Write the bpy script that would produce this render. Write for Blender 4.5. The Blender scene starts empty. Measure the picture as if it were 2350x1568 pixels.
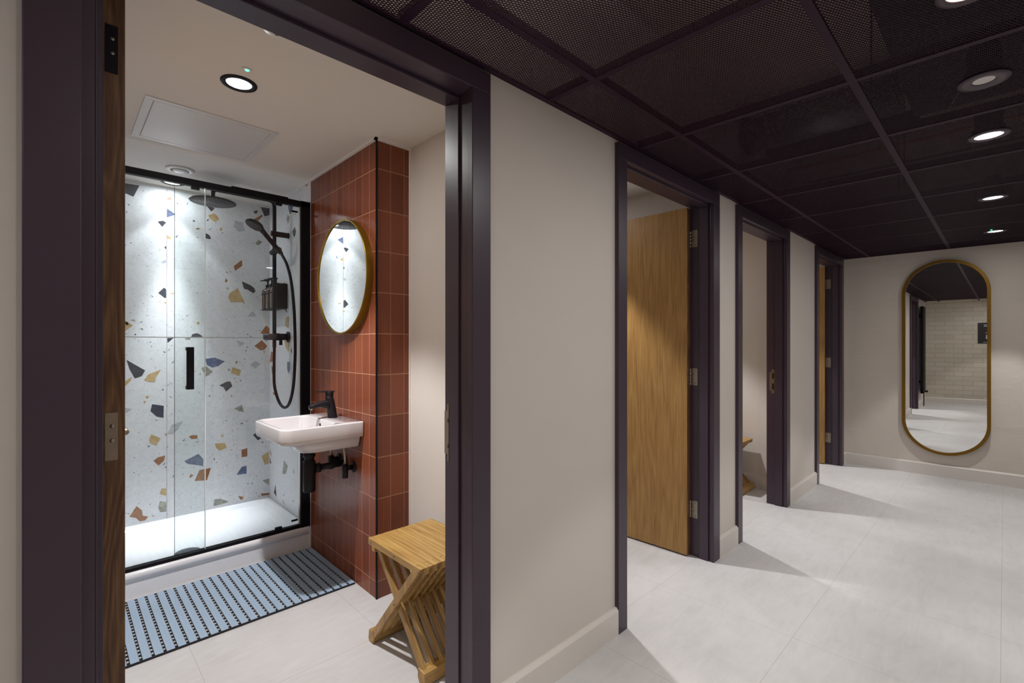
import bpy, bmesh, math, random
from mathutils import Vector, Matrix
random.seed(7)
S = bpy.context.scene
C = S.collection

# ------------------------------------------------------------ camera, world, exposure
AX = math.atan(1130 / 1088)                    # heading of the corridor (world X) right of the view axis
cd = bpy.data.cameras.new('camera'); cam = bpy.data.objects.new('camera', cd); C.objects.link(cam)
cd.sensor_width = 36; cd.lens = 1088 / 2350 * 36; cd.shift_y = 5 / 2350; cd.clip_start = .02
cam.location = (0, 0, 1.25); cam.rotation_euler = (math.pi / 2, 0, -(math.pi / 2 - AX))
S.camera = cam
w = bpy.data.worlds.new('world'); S.world = w; w.use_nodes = True
w.node_tree.nodes['Background'].inputs[0].default_value = (0, 0, 0, 1)
w.node_tree.nodes['Background'].inputs[1].default_value = 0
S.view_settings.view_transform = 'Standard'; S.view_settings.look = 'None'
S.view_settings.exposure = 0.0; S.view_settings.gamma = 1; S.view_settings.use_curve_mapping = False
# watts of the recessed lamps: (beam, wide glow of the lens), beam angle, edge softness
CORRIDOR_W, ROOM_W, SHOWER_W = (33, 6.0), (130, 5.4), (12, 1.7)
CONE = {'corridor': (76, .25), 'room': (80, .35), 'shower': (80, .35)}

# ------------------------------------------------------------ materials
MATS = {}
def new_mat(name):
    m = bpy.data.materials.new(name); m.use_nodes = True; MATS[name] = m
    return m, m.node_tree.nodes, m.node_tree.links, m.node_tree.nodes['Principled BSDF']
def N(nodes, kind, **kw):
    n = nodes.new(kind)
    for k, v in kw.items(): setattr(n, k, v)
    return n
def mathn(nt, op, a, b=None, c=None):
    n = nt.nodes.new('ShaderNodeMath'); n.operation = op
    for i, v in enumerate((a, b, c)):
        if v is None: continue
        if isinstance(v, (int, float)): n.inputs[i].default_value = v
        else: nt.links.new(v, n.inputs[i])
    return n.outputs[0]
def mixc(nt, fac, a, b):
    n = nt.nodes.new('ShaderNodeMix'); n.data_type = 'RGBA'
    for sock, v in ((n.inputs[0], fac), (n.inputs[6], a), (n.inputs[7], b)):
        if isinstance(v, (int, float)): sock.default_value = v
        elif isinstance(v, tuple): sock.default_value = (*v, 1) if len(v) == 3 else v
        else: nt.links.new(v, sock)
    return n.outputs[2]
def noise(nt, vec, scale, detail=3, rough=.55, dist=0):
    n = nt.nodes.new('ShaderNodeTexNoise'); n.inputs['Scale'].default_value = scale
    n.inputs['Detail'].default_value = detail; n.inputs['Roughness'].default_value = rough; n.inputs['Distortion'].default_value = dist
    nt.links.new(vec, n.inputs['Vector']); return n.outputs['Fac']
def pos(nt): return nt.nodes.new('ShaderNodeNewGeometry').outputs['Position']
def objc(nt): return nt.nodes.new('ShaderNodeTexCoord').outputs['Object']
def scaled(nt, vec, s):
    n = nt.nodes.new('ShaderNodeVectorMath'); n.operation = 'MULTIPLY'; nt.links.new(vec, n.inputs[0]); n.inputs[1].default_value = s
    return n.outputs[0]
def sep(nt, vec):
    n = nt.nodes.new('ShaderNodeSeparateXYZ'); nt.links.new(vec, n.inputs[0]); return n.outputs
def bump(nt, h, strength, dist, bsdf):
    n = nt.nodes.new('ShaderNodeBump'); n.inputs['Strength'].default_value = strength; n.inputs['Distance'].default_value = dist
    nt.links.new(h, n.inputs['Height']); nt.links.new(n.outputs[0], bsdf.inputs['Normal'])
def ramp(nt, fac, stops):
    n = nt.nodes.new('ShaderNodeValToRGB'); nt.links.new(fac, n.inputs[0]); cr = n.color_ramp
    while len(cr.elements) < len(stops): cr.elements.new(.5)
    for e, (p, c) in zip(cr.elements, stops): e.position = p; e.color = (*c, 1)
    return n.outputs[0]
def plain(name, col, rough=.5, metal=0, var=.0, scale=20, bumpd=0, spec=.5, coat=0):
    m, nd, ln, b = new_mat(name); nt = m.node_tree
    b.inputs['Roughness'].default_value = rough; b.inputs['Metallic'].default_value = metal
    b.inputs['Specular IOR Level'].default_value = spec; b.inputs['Coat Weight'].default_value = coat
    v = noise(nt, objc(nt), scale)
    a = tuple(c * (1 - var) for c in col); z = tuple(min(1, c * (1 + var)) for c in col)
    ln.new(mixc(nt, v, a, z), b.inputs['Base Color'])
    if bumpd: bump(nt, noise(nt, objc(nt), scale * 6, 2), .4, bumpd, b)
    return m

WALL = (.65, .60, .555)
plain('wall_paint', WALL, .75, var=.03, scale=2.5, bumpd=.0006)
plain('ceiling_paint', (.76, .72, .67), .8, var=.02, scale=2)
plain('skirting_paint', (.67, .63, .59), .45, var=.02)
plain('plum_paint', (.048, .030, .047), .36, var=.06, scale=6, bumpd=.0002)
plain('plum_metal', (.026, .009, .021), .55, var=.05, spec=.2)
plain('tee_metal', (.028, .011, .025), .55, var=.05, spec=.2)
plain('black_metal', (.004, .003, .005), .5, var=.1, spec=.2)
plain('black_matt', (.007, .005, .008), .5, var=.1, spec=.3)
plain('dark_grey_plastic', (.06, .062, .075), .45, var=.1)
plain('ceramic', (.66, .63, .64), .08, coat=.6, var=.01)
plain('acrylic', (.86, .86, .89), .12, coat=.3, var=.01)
plain('white_plastic', (.72, .71, .68), .4, var=.02)
plain('white_metal', (.66, .65, .65), .35, var=.02)
plain('brass', (.34, .205, .02), .4, metal=.75, var=.06)
plain('steel', (.34, .30, .25), .36, metal=.9, var=.12, scale=60)
plain('dark_steel', (.30, .24, .18), .38, metal=.9, var=.25, scale=30)
plain('braid', (.55, .52, .46), .4, metal=.7, var=.2, scale=300)
plain('brass_dark', (.20, .105, .010), .42, metal=.7, var=.06)
plain('copper', (.55, .24, .10), .35, metal=.8, var=.1)
plain('galvanised', (.35, .37, .40), .35, metal=.8, var=.2)
plain('insulation', (.015, .015, .017), .8, var=.2)
plain('duct_grey', (.05, .045, .05), .6, metal=.2, var=.2)
plain('soffit', (.50, .43, .34), .9, var=.12, scale=3, bumpd=.002)
plain('cable_white', (.6, .58, .55), .5)
plain('silicone', (.85, .83, .82), .4)
plain('mat_blue', (.34, .45, .58), .42, var=.05, scale=8)
plain('rubber', (.012, .010, .016), .6)
plain('seal', (.75, .78, .80), .2)
plain('poster_black', (.015, .012, .016), .4)
plain('poster_white', (.6, .57, .6), .5)
plain('poster_red', (.35, .08, .06), .5)
m, nd, ln, b = new_mat('mirror_glass'); b.inputs['Base Color'].default_value = (.86, .87, .86, 1); b.inputs['Metallic'].default_value = 1; b.inputs['Roughness'].default_value = .0
m, nd, ln, b = new_mat('amber_glass'); b.inputs['Base Color'].default_value = (.045, .013, .005, 1); b.inputs['Roughness'].default_value = .08; b.inputs['Coat Weight'].default_value = 1
def glass(name, tint):
    m, nd, ln, b = new_mat(name); nd.remove(b); o = nd['Material Output']
    t = N(nd, 'ShaderNodeBsdfTransparent'); t.inputs[0].default_value = (*tint, 1)
    g = N(nd, 'ShaderNodeBsdfGlossy'); g.inputs['Roughness'].default_value = 0; g.inputs[0].default_value = (1, 1, 1, 1)
    f = N(nd, 'ShaderNodeFresnel'); f.inputs[0].default_value = 1.42; mx = N(nd, 'ShaderNodeMixShader')
    ln.new(f.outputs[0], mx.inputs[0]); ln.new(t.outputs[0], mx.inputs[1]); ln.new(g.outputs[0], mx.inputs[2]); ln.new(mx.outputs[0], o.inputs[0])
glass('shower_glass', (.955, .975, .97))
def emit(name, col, s):
    m, nd, ln, b = new_mat(name); b.inputs['Base Color'].default_value = (.6, .6, .6, 1)
    b.inputs['Emission Color'].default_value = (*col, 1); b.inputs['Emission Strength'].default_value = s
emit('lamp_lens', (1, .985, .99), 9)
emit('lamp_lens_warm', (1, .80, .55), 4)
emit('added_fill_glow', (1, .93, .84), 170)  # glow of the fill light added above the mesh
plain('nozzle_grey', (.22, .21, .24), .5)
emit('green_led', (.05, 1, .45), 3)
plain('lens_off', (.62, .60, .57), .3)

# floor: pale stone-look vinyl tiles on a 0.62 m grid
m, nd, ln, b = new_mat('floor_tile'); nt = m.node_tree; P = pos(nt); x, y, z = sep(nt, P)
def joint(c, off, pitch, half):
    fr = mathn(nt, 'FRACT', mathn(nt, 'DIVIDE', mathn(nt, 'SUBTRACT', c, off), pitch))
    d = mathn(nt, 'MULTIPLY', mathn(nt, 'MINIMUM', fr, mathn(nt, 'SUBTRACT', 1.0, fr)), pitch)
    return mathn(nt, 'LESS_THAN', d, half)
j = mathn(nt, 'MAXIMUM', joint(x, 1.637 - 6.2, .62, .0011), joint(y, .01 - 6.15, .615, .0011))
n1 = noise(nt, P, 1.6, 6, .62, .6); n2 = noise(nt, P, 9, 5, .7); n3 = noise(nt, scaled(nt, P, (1, 5, 1)), 4, 4, .6, 1.5)
base = ramp(nt, mathn(nt, 'ADD', mathn(nt, 'MULTIPLY', n1, .5), mathn(nt, 'ADD', mathn(nt, 'MULTIPLY', n2, .2), mathn(nt, 'MULTIPLY', n3, .3))),
            [(.32, (.50, .488, .485)), (.5, (.58, .57, .57)), (.68, (.64, .63, .635))])
ln.new(mixc(nt, mathn(nt, 'MULTIPLY', j, .55), base, (.33, .29, .27)), b.inputs['Base Color'])
b.inputs['Roughness'].default_value = .5; b.inputs['Specular IOR Level'].default_value = .35
bump(nt, n2, .15, .0006, b)

# oak: straight grain along z with cathedral figure
def wood(name, c0, c1, c2, axis, sc, rough=.45, fig=1.0, wav=.0):
    m, nd, ln, b = new_mat(name); nt = m.node_tree; v = objc(nt)
    s = [sc, sc, sc]; s[axis] = sc * .045
    v1 = scaled(nt, v, tuple(s)); g = noise(nt, v1, 6, 6, .6, .3)
    s2 = [sc * .30, sc * .30, sc * .30]; s2[axis] = sc * .04
    bnd = noise(nt, scaled(nt, v, tuple(s2)), 1.3, 2, .4, .1)
    rings = mathn(nt, 'FRACT', mathn(nt, 'MULTIPLY', bnd, 11 * fig))
    rings = mathn(nt, 'ABSOLUTE', mathn(nt, 'SUBTRACT', mathn(nt, 'MULTIPLY', rings, 2.0), 1.0))
    f = mathn(nt, 'ADD', mathn(nt, 'MULTIPLY', g, .86 - wav), mathn(nt, 'ADD', mathn(nt, 'MULTIPLY', rings, .14 + wav), .0))
    ln.new(ramp(nt, f, [(.30, c0), (.5, c1), (.72, c2)]), b.inputs['Base Color'])
    b.inputs['Roughness'].default_value = rough
    bump(nt, g, .2, .0004, b)
wood('oak', (.235, .118, .033), (.34, .182, .052), (.42, .245, .08), 2, 18, .42, .7)
wood('oak_edge', (.070, .026, .010), (.125, .056, .020), (.21, .11, .042), 2, 30, .5, 1.6, .12)
wood('teak_y', (.24, .125, .03), (.40, .235, .068), (.53, .345, .12), 1, 14, .42)
wood('teak_x', (.24, .125, .03), (.39, .225, .065), (.51, .33, .115), 0, 14, .42)

# fluted terracotta tiles
m, nd, ln, b = new_mat('terracotta_tile'); nt = m.node_tree; P = pos(nt); x, y, z = sep(nt, P)
nrm = sep(nt, nt.nodes.new('ShaderNodeNewGeometry').outputs['True Normal'])
jv_side = joint(y, 2.128 - 7.55, .0755, .0011); jv_end = joint(x, 1.13 - 7.7, .077, .0011)
side = mathn(nt, 'LESS_THAN', x, 1.1335)
jv = mathn(nt, 'ADD', mathn(nt, 'MULTIPLY', jv_side, side), mathn(nt, 'MULTIPLY', jv_end, mathn(nt, 'SUBTRACT', 1.0, side)))
jz = joint(z, 1.299 - 2.025, .2025, .0015); jj = mathn(nt, 'MAXIMUM', jv, jz)
cell = nt.nodes.new('ShaderNodeCombineXYZ')
for i, (c, o_, p_) in enumerate(((x, 1.13, .077), (y, 2.128, .0755), (z, 1.299, .2025))):
    ln.new(mathn(nt, 'FLOOR', mathn(nt, 'DIVIDE', mathn(nt, 'SUBTRACT', c, o_ - .0001), p_)), cell.inputs[i])
wn = nt.nodes.new('ShaderNodeTexWhiteNoise'); ln.new(cell.outputs[0], wn.inputs['Vector'])
tc = mixc(nt, wn.outputs['Value'], (.17, .040, .016), (.25, .068, .028))
ln.new(mixc(nt, mathn(nt, 'MULTIPLY', jj, .9), tc, (.50, .30, .17)), b.inputs['Base Color'])
ln.new(mathn(nt, 'ADD', .22, mathn(nt, 'MULTIPLY', jj, .5)), b.inputs['Roughness'])

# terrazzo ground with small flecks
m, nd, ln, b = new_mat('terrazzo'); nt = m.node_tree; P = pos(nt)
def flecks(scale, th, col, prev, keep):
    vo = nt.nodes.new('ShaderNodeTexVoronoi'); vo.inputs['Scale'].default_value = scale; ln.new(P, vo.inputs['Vector'])
    hit = mathn(nt, 'LESS_THAN', vo.outputs['Distance'], th)
    r = sep(nt, vo.outputs['Color'])[0]
    return mixc(nt, mathn(nt, 'MULTIPLY', mathn(nt, 'MULTIPLY', hit, mathn(nt, 'GREATER_THAN', r, keep)), .6), prev, col)
c = ramp(nt, noise(nt, P, 30, 4, .7), [(.3, (.70, .71, .735)), (.6, (.78, .79, .815))])
c = flecks(150, .27, (.42, .42, .44), c, .55)
c = flecks(60, .2, (.50, .42, .33), c, .8)
c = flecks(48, .19, (.22, .25, .40), c, .86)
ln.new(c, b.inputs['Base Color']); b.inputs['Roughness'].default_value = .38; b.inputs['Specular IOR Level'].default_value = .4
def chip(name, c0, c1):
    m, nd, ln, b = new_mat(name); nt = m.node_tree
    ln.new(ramp(nt, noise(nt, pos(nt), 28, 5, .7, 1.2), [(.35, c0), (.65, c1)]), b.inputs['Base Color']); b.inputs['Roughness'].default_value = .22
chip('chip_K', (.045, .048, .06), (.085, .088, .105)); chip('chip_M', (.03, .036, .062), (.055, .062, .10))
chip('chip_B', (.085, .11, .22), (.20, .245, .36)); chip('chip_Y', (.50, .34, .155), (.62, .46, .25))
chip('chip_O', (.26, .105, .045), (.40, .185, .085)); chip('chip_N', (.20, .215, .19), (.46, .45, .35))
chip('chip_P', (.44, .45, .49), (.58, .59, .63))
plain('grout_grey', (.34, .31, .30), .7)

# painted brick and painted rough block
m, nd, ln, b = new_mat('painted_brick'); nt = m.node_tree; P = objc(nt); x, y, z = sep(nt, P)
cv = nt.nodes.new('ShaderNodeCombineXYZ'); ln.new(y, cv.inputs[0]); ln.new(z, cv.inputs[1])
dn = nt.nodes.new('ShaderNodeTexNoise'); dn.inputs['Scale'].default_value = 7; ln.new(P, dn.inputs['Vector'])
av = nt.nodes.new('ShaderNodeVectorMath'); av.operation = 'MULTIPLY_ADD'; ln.new(dn.outputs['Color'], av.inputs[0]); av.inputs[1].default_value = (.012, .012, 0); ln.new(cv.outputs[0], av.inputs[2])
br = nt.nodes.new('ShaderNodeTexBrick'); ln.new(av.outputs[0], br.inputs['Vector'])
br.inputs['Scale'].default_value = 1; br.inputs['Brick Width'].default_value = .29; br.inputs['Row Height'].default_value = .096
br.inputs['Mortar Size'].default_value = .006; br.inputs['Mortar Smooth'].default_value = .6
br.inputs['Color1'].default_value = (.58, .53, .45, 1); br.inputs['Color2'].default_value = (.52, .47, .39, 1); br.inputs['Mortar'].default_value = (.45, .40, .33, 1)
ln.new(br.outputs['Color'], b.inputs['Base Color']); b.inputs['Roughness'].default_value = .7
hh = mathn(nt, 'ADD', mathn(nt, 'SUBTRACT', 1.0, br.outputs['Fac']), mathn(nt, 'MULTIPLY', noise(nt, P, 25, 4), .35)); bump(nt, hh, .5, .005, b)
m, nd, ln, b = new_mat('rough_wall'); nt = m.node_tree; P = pos(nt); x, y, z = sep(nt, P)
ln.new(mixc(nt, noise(nt, P, 3, 4), (.60, .545, .485), (.66, .605, .545)), b.inputs['Base Color']); b.inputs['Roughness'].default_value = .7
big = noise(nt, P, 9, 6, .65); patch = ramp(nt, noise(nt, scaled(nt, P, (1, 1, 2)), 3.1, 3, .5), [(.52, (0, 0, 0)), (.68, (1, 1, 1))])
fine = noise(nt, scaled(nt, P, (1, 1, 1.8)), 60, 5, .75)
sm = mathn(nt, 'ADD', z, mathn(nt, 'MULTIPLY', noise(nt, scaled(nt, P, (1, 1, .1)), 5, 4, .6), .02))
seam = mathn(nt, 'FRACT', mathn(nt, 'DIVIDE', mathn(nt, 'SUBTRACT', sm, .30), .225)); seam = mathn(nt, 'LESS_THAN', seam, .018)
hh = mathn(nt, 'ADD', mathn(nt, 'MULTIPLY', big, .35), mathn(nt, 'SUBTRACT', mathn(nt, 'MULTIPLY', mathn(nt, 'MULTIPLY', fine, patch), .6), mathn(nt, 'MULTIPLY', seam, .18)))
bump(nt, hh, .7, .008, b)

# ------------------------------------------------------------ mesh helpers
class MB:
    def __init__(s): s.v = []; s.f = []; s.mi = []; s.cur = 0; s.smooth = []; s.sm = False
    def face(s, idx): s.f.append(tuple(idx)); s.mi.append(s.cur); s.smooth.append(s.sm)
    def box(s, a, b_, M=None):
        x0, y0, z0 = a; x1, y1, z1 = b_; n = len(s.v)
        P = [(x0,y0,z0),(x1,y0,z0),(x1,y1,z0),(x0,y1,z0),(x0,y0,z1),(x1,y0,z1),(x1,y1,z1),(x0,y1,z1)]
        s.v += [tuple(M @ Vector(p)) if M else p for p in P]
        for f in ((0,3,2,1),(4,5,6,7),(0,1,5,4),(1,2,6,5),(2,3,7,6),(3,0,4,7)): s.face([n+i for i in f])
        return s
    def prism(s, pts, z0, z1, M=None, caps=True):
        n = len(s.v); k = len(pts)
        P = [(x, y, z0) for x, y in pts] + [(x, y, z1) for x, y in pts]
        s.v += [tuple(M @ Vector(p)) if M else p for p in P]
        for i in range(k): s.face((n+i, n+(i+1) % k, n+k+(i+1) % k, n+k+i))
        if caps:
            sm = s.sm; s.sm = False
            s.face([n+i for i in reversed(range(k))]); s.face([n+k+i for i in range(k)]); s.sm = sm
        return s
    def rings(s, rs, cap0=True, cap1=True, closed=True):
        n = len(s.v); k = len(rs[0])
        for r in rs: s.v += [tuple(p) for p in r]
        for a in range(len(rs)-1):
            for i in range(k if closed else k-1):
                s.face((n+a*k+i, n+a*k+(i+1) % k, n+(a+1)*k+(i+1) % k, n+(a+1)*k+i))
        if cap0: s.face([n+i for i in reversed(range(k))])
        if cap1: s.face([n+(len(rs)-1)*k+i for i in range(k)])
        return s
    def lathe(s, prof, seg=32, M=None, cap0=True, cap1=True):
        M = M or Matrix()
        rs = [[tuple(M @ Vector((r*math.cos(2*math.pi*i/seg), r*math.sin(2*math.pi*i/seg), z))) for i in range(seg)] for r, z in prof]
        sm = s.sm; s.sm = True; s.rings(rs, cap0, cap1); s.sm = sm
        return s
    def cyl(s, a, b_, r, r2=None, seg=20):
        a = Vector(a); b_ = Vector(b_); d = b_-a; L = d.length
        M = Matrix.Translation(a) @ d.to_track_quat('Z', 'Y').to_matrix().to_4x4()
        return s.lathe([(r, 0), (r2 or r, L)], seg, M)
    def tube(s, pts, r, seg=12, smooth=True):
        pts = [Vector(p) for p in pts]; rs = []; up = None
        for i, p in enumerate(pts):
            d = (pts[min(i+1, len(pts)-1)] - pts[max(i-1, 0)]).normalized()
            if up is None: up = d.orthogonal().normalized()
            up = (up - d * up.dot(d)).normalized(); q = d.cross(up)
            rr = r[i] if isinstance(r, (list, tuple)) else r
            rs.append([p + up*rr*math.cos(2*math.pi*k/seg) + q*rr*math.sin(2*math.pi*k/seg) for k in range(seg)])
        sm = s.sm; s.sm = smooth; s.rings(rs); s.sm = sm
        return s
    def build(s, name, mats, parent=None, bevel=0, seg=2, loc=None):
        me = bpy.data.meshes.new(name); me.from_pydata(s.v, [], s.f)
        for mm in (mats if isinstance(mats, (list, tuple)) else [mats]): me.materials.append(MATS[mm])
        for p, mi, sm in zip(me.polygons, s.mi, s.smooth): p.material_index = mi; p.use_smooth = sm
        me.update(); o = bpy.data.objects.new(name, me); C.objects.link(o)
        if parent: o.parent = parent
        if loc: o.location = loc
        if bevel:
            bv = o.modifiers.new('bevel', 'BEVEL'); bv.width = bevel; bv.segments = seg; bv.limit_method = 'ANGLE'; bv.angle_limit = math.radians(40)
        return o
def tag(o, label, cat, group=None, kind=None):
    o['label'] = label; o['category'] = cat
    if group: o['group'] = group
    if kind: o['kind'] = kind
    return o
def empty(name, loc, label, cat, group=None, kind=None, rz=0):
    o = bpy.data.objects.new(name, None); C.objects.link(o); o.location = loc; o.rotation_euler = (0, 0, rz); o.empty_display_size = .05
    return tag(o, label, cat, group, kind)
def struct(o, label, cat): return tag(o, label, cat, None, 'structure')
def copy_tree(o, parent=None):
    c = o.copy(); C.objects.link(c); c.parent = parent
    for ch in list(o.children): copy_tree(ch, c)
    return c
def rrect(x0, x1, y0, y1, r, z, n=6):
    if not isinstance(r, tuple): r = (r,)*4
    out = []
    for (cx, cy, sx, sy, rr, a0) in ((x1, y1, -1, -1, r[0], 0), (x0, y1, 1, -1, r[1], 90), (x0, y0, 1, 1, r[2], 180), (x1, y0, -1, 1, r[3], 270)):
        for i in range(n+1):
            a = math.radians(a0 + 90*i/n); out.append((cx+sx*rr+rr*math.cos(a), cy+sy*rr+rr*math.sin(a), z))
    return out
def catmull(pts, n=8):
    P = [Vector(p) for p in pts]; P = [2*P[0]-P[1]] + P + [2*P[-1]-P[-2]]; out = []
    for i in range(1, len(P)-2):
        for k in range(n):
            t = k/n; a, b_, c_, d = P[i-1], P[i], P[i+1], P[i+2]
            out.append(.5*((2*b_)+(c_-a)*t+(2*a-5*b_+4*c_-d)*t*t+(3*b_-a-3*c_+d)*t**3))
    out.append(P[-2]); return out

# ------------------------------------------------------------ layout constants (metres; X along the corridor, Y into the shower rooms)
WY = 1.167; WIN = 1.288; AF = 1.147           # corridor wall face, room-side face, architrave face
CZ = 2.135; RZ = 2.255; SOF = 2.75; BACK = 3.732
SK = .034                                      # the end wall runs 2 degrees off square
def endx(y): return 5.975 - SK*(y-1.15)
def brickx(y): return -1.47 + .176*(y-1.27)
DOORS = [  # outer left, opening left, opening right, outer right, hinge side
    (-.041, .053, .942, 1.010, 'L', 'near'), (1.740, 1.815, 2.708, 2.783, 'R', ''), (3.061, 3.137, 4.018, 4.089, 'L', ''), (4.846, 4.926, 5.778, 5.853, 'R', '')]
HEAD = 2.053
ROOMS = [(-.07, 1.318), (1.432, 2.845), (3.0, 4.39), (4.53, 5.915)]

# ------------------------------------------------------------ shell
f = MB(); f.box((-2.2, -1.25, -.06), (6.3, 3.9, 0)); struct(f.build('floor', 'floor_tile'), 'pale grey stone-look tiled floor running through corridor and rooms', 'floor')
wl = MB(); xs = [-1.62] 
for d in DOORS: xs += [d[1]-.03, d[2]+.03]
xs.append(5.99)
for i in range(0, len(xs), 2): wl.box((xs[i], WY, 0), (xs[i+1], WIN, SOF))
for d in DOORS: wl.box((d[1]-.03, WY, HEAD+.03), (d[2]+.03, WIN, SOF))
struct(wl.build('wall_left', 'wall_paint'), 'cream painted corridor wall holding the four plum door frames', 'wall')
for i, (a, b_) in enumerate(((-.20, -.07), (1.318, 1.432), (2.845, 3.0), (4.39, 4.53), (5.915, 6.06))):
    struct(MB().box((a, WIN, 0), (b_, BACK, RZ+.1)).build('wall_partition', 'wall_paint'),
           ['cream partition behind the opened near door', 'cream partition right of the red tiled pier', 'cream partition behind the second oak door', 'cream partition behind the stool of the third cubicle', 'cream partition beyond the last oak door'][i], 'wall')
for i, (a, b_) in enumerate(ROOMS):
    struct(MB().box((a, WIN, RZ), (b_, BACK, RZ+.05)).build('ceiling', 'ceiling_paint'),
           ['cream plaster ceiling of the near shower room', 'cream plaster ceiling of the second cubicle', 'cream plaster ceiling of the third cubicle', 'cream plaster ceiling of the last cubicle'][i], 'ceiling')
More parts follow.
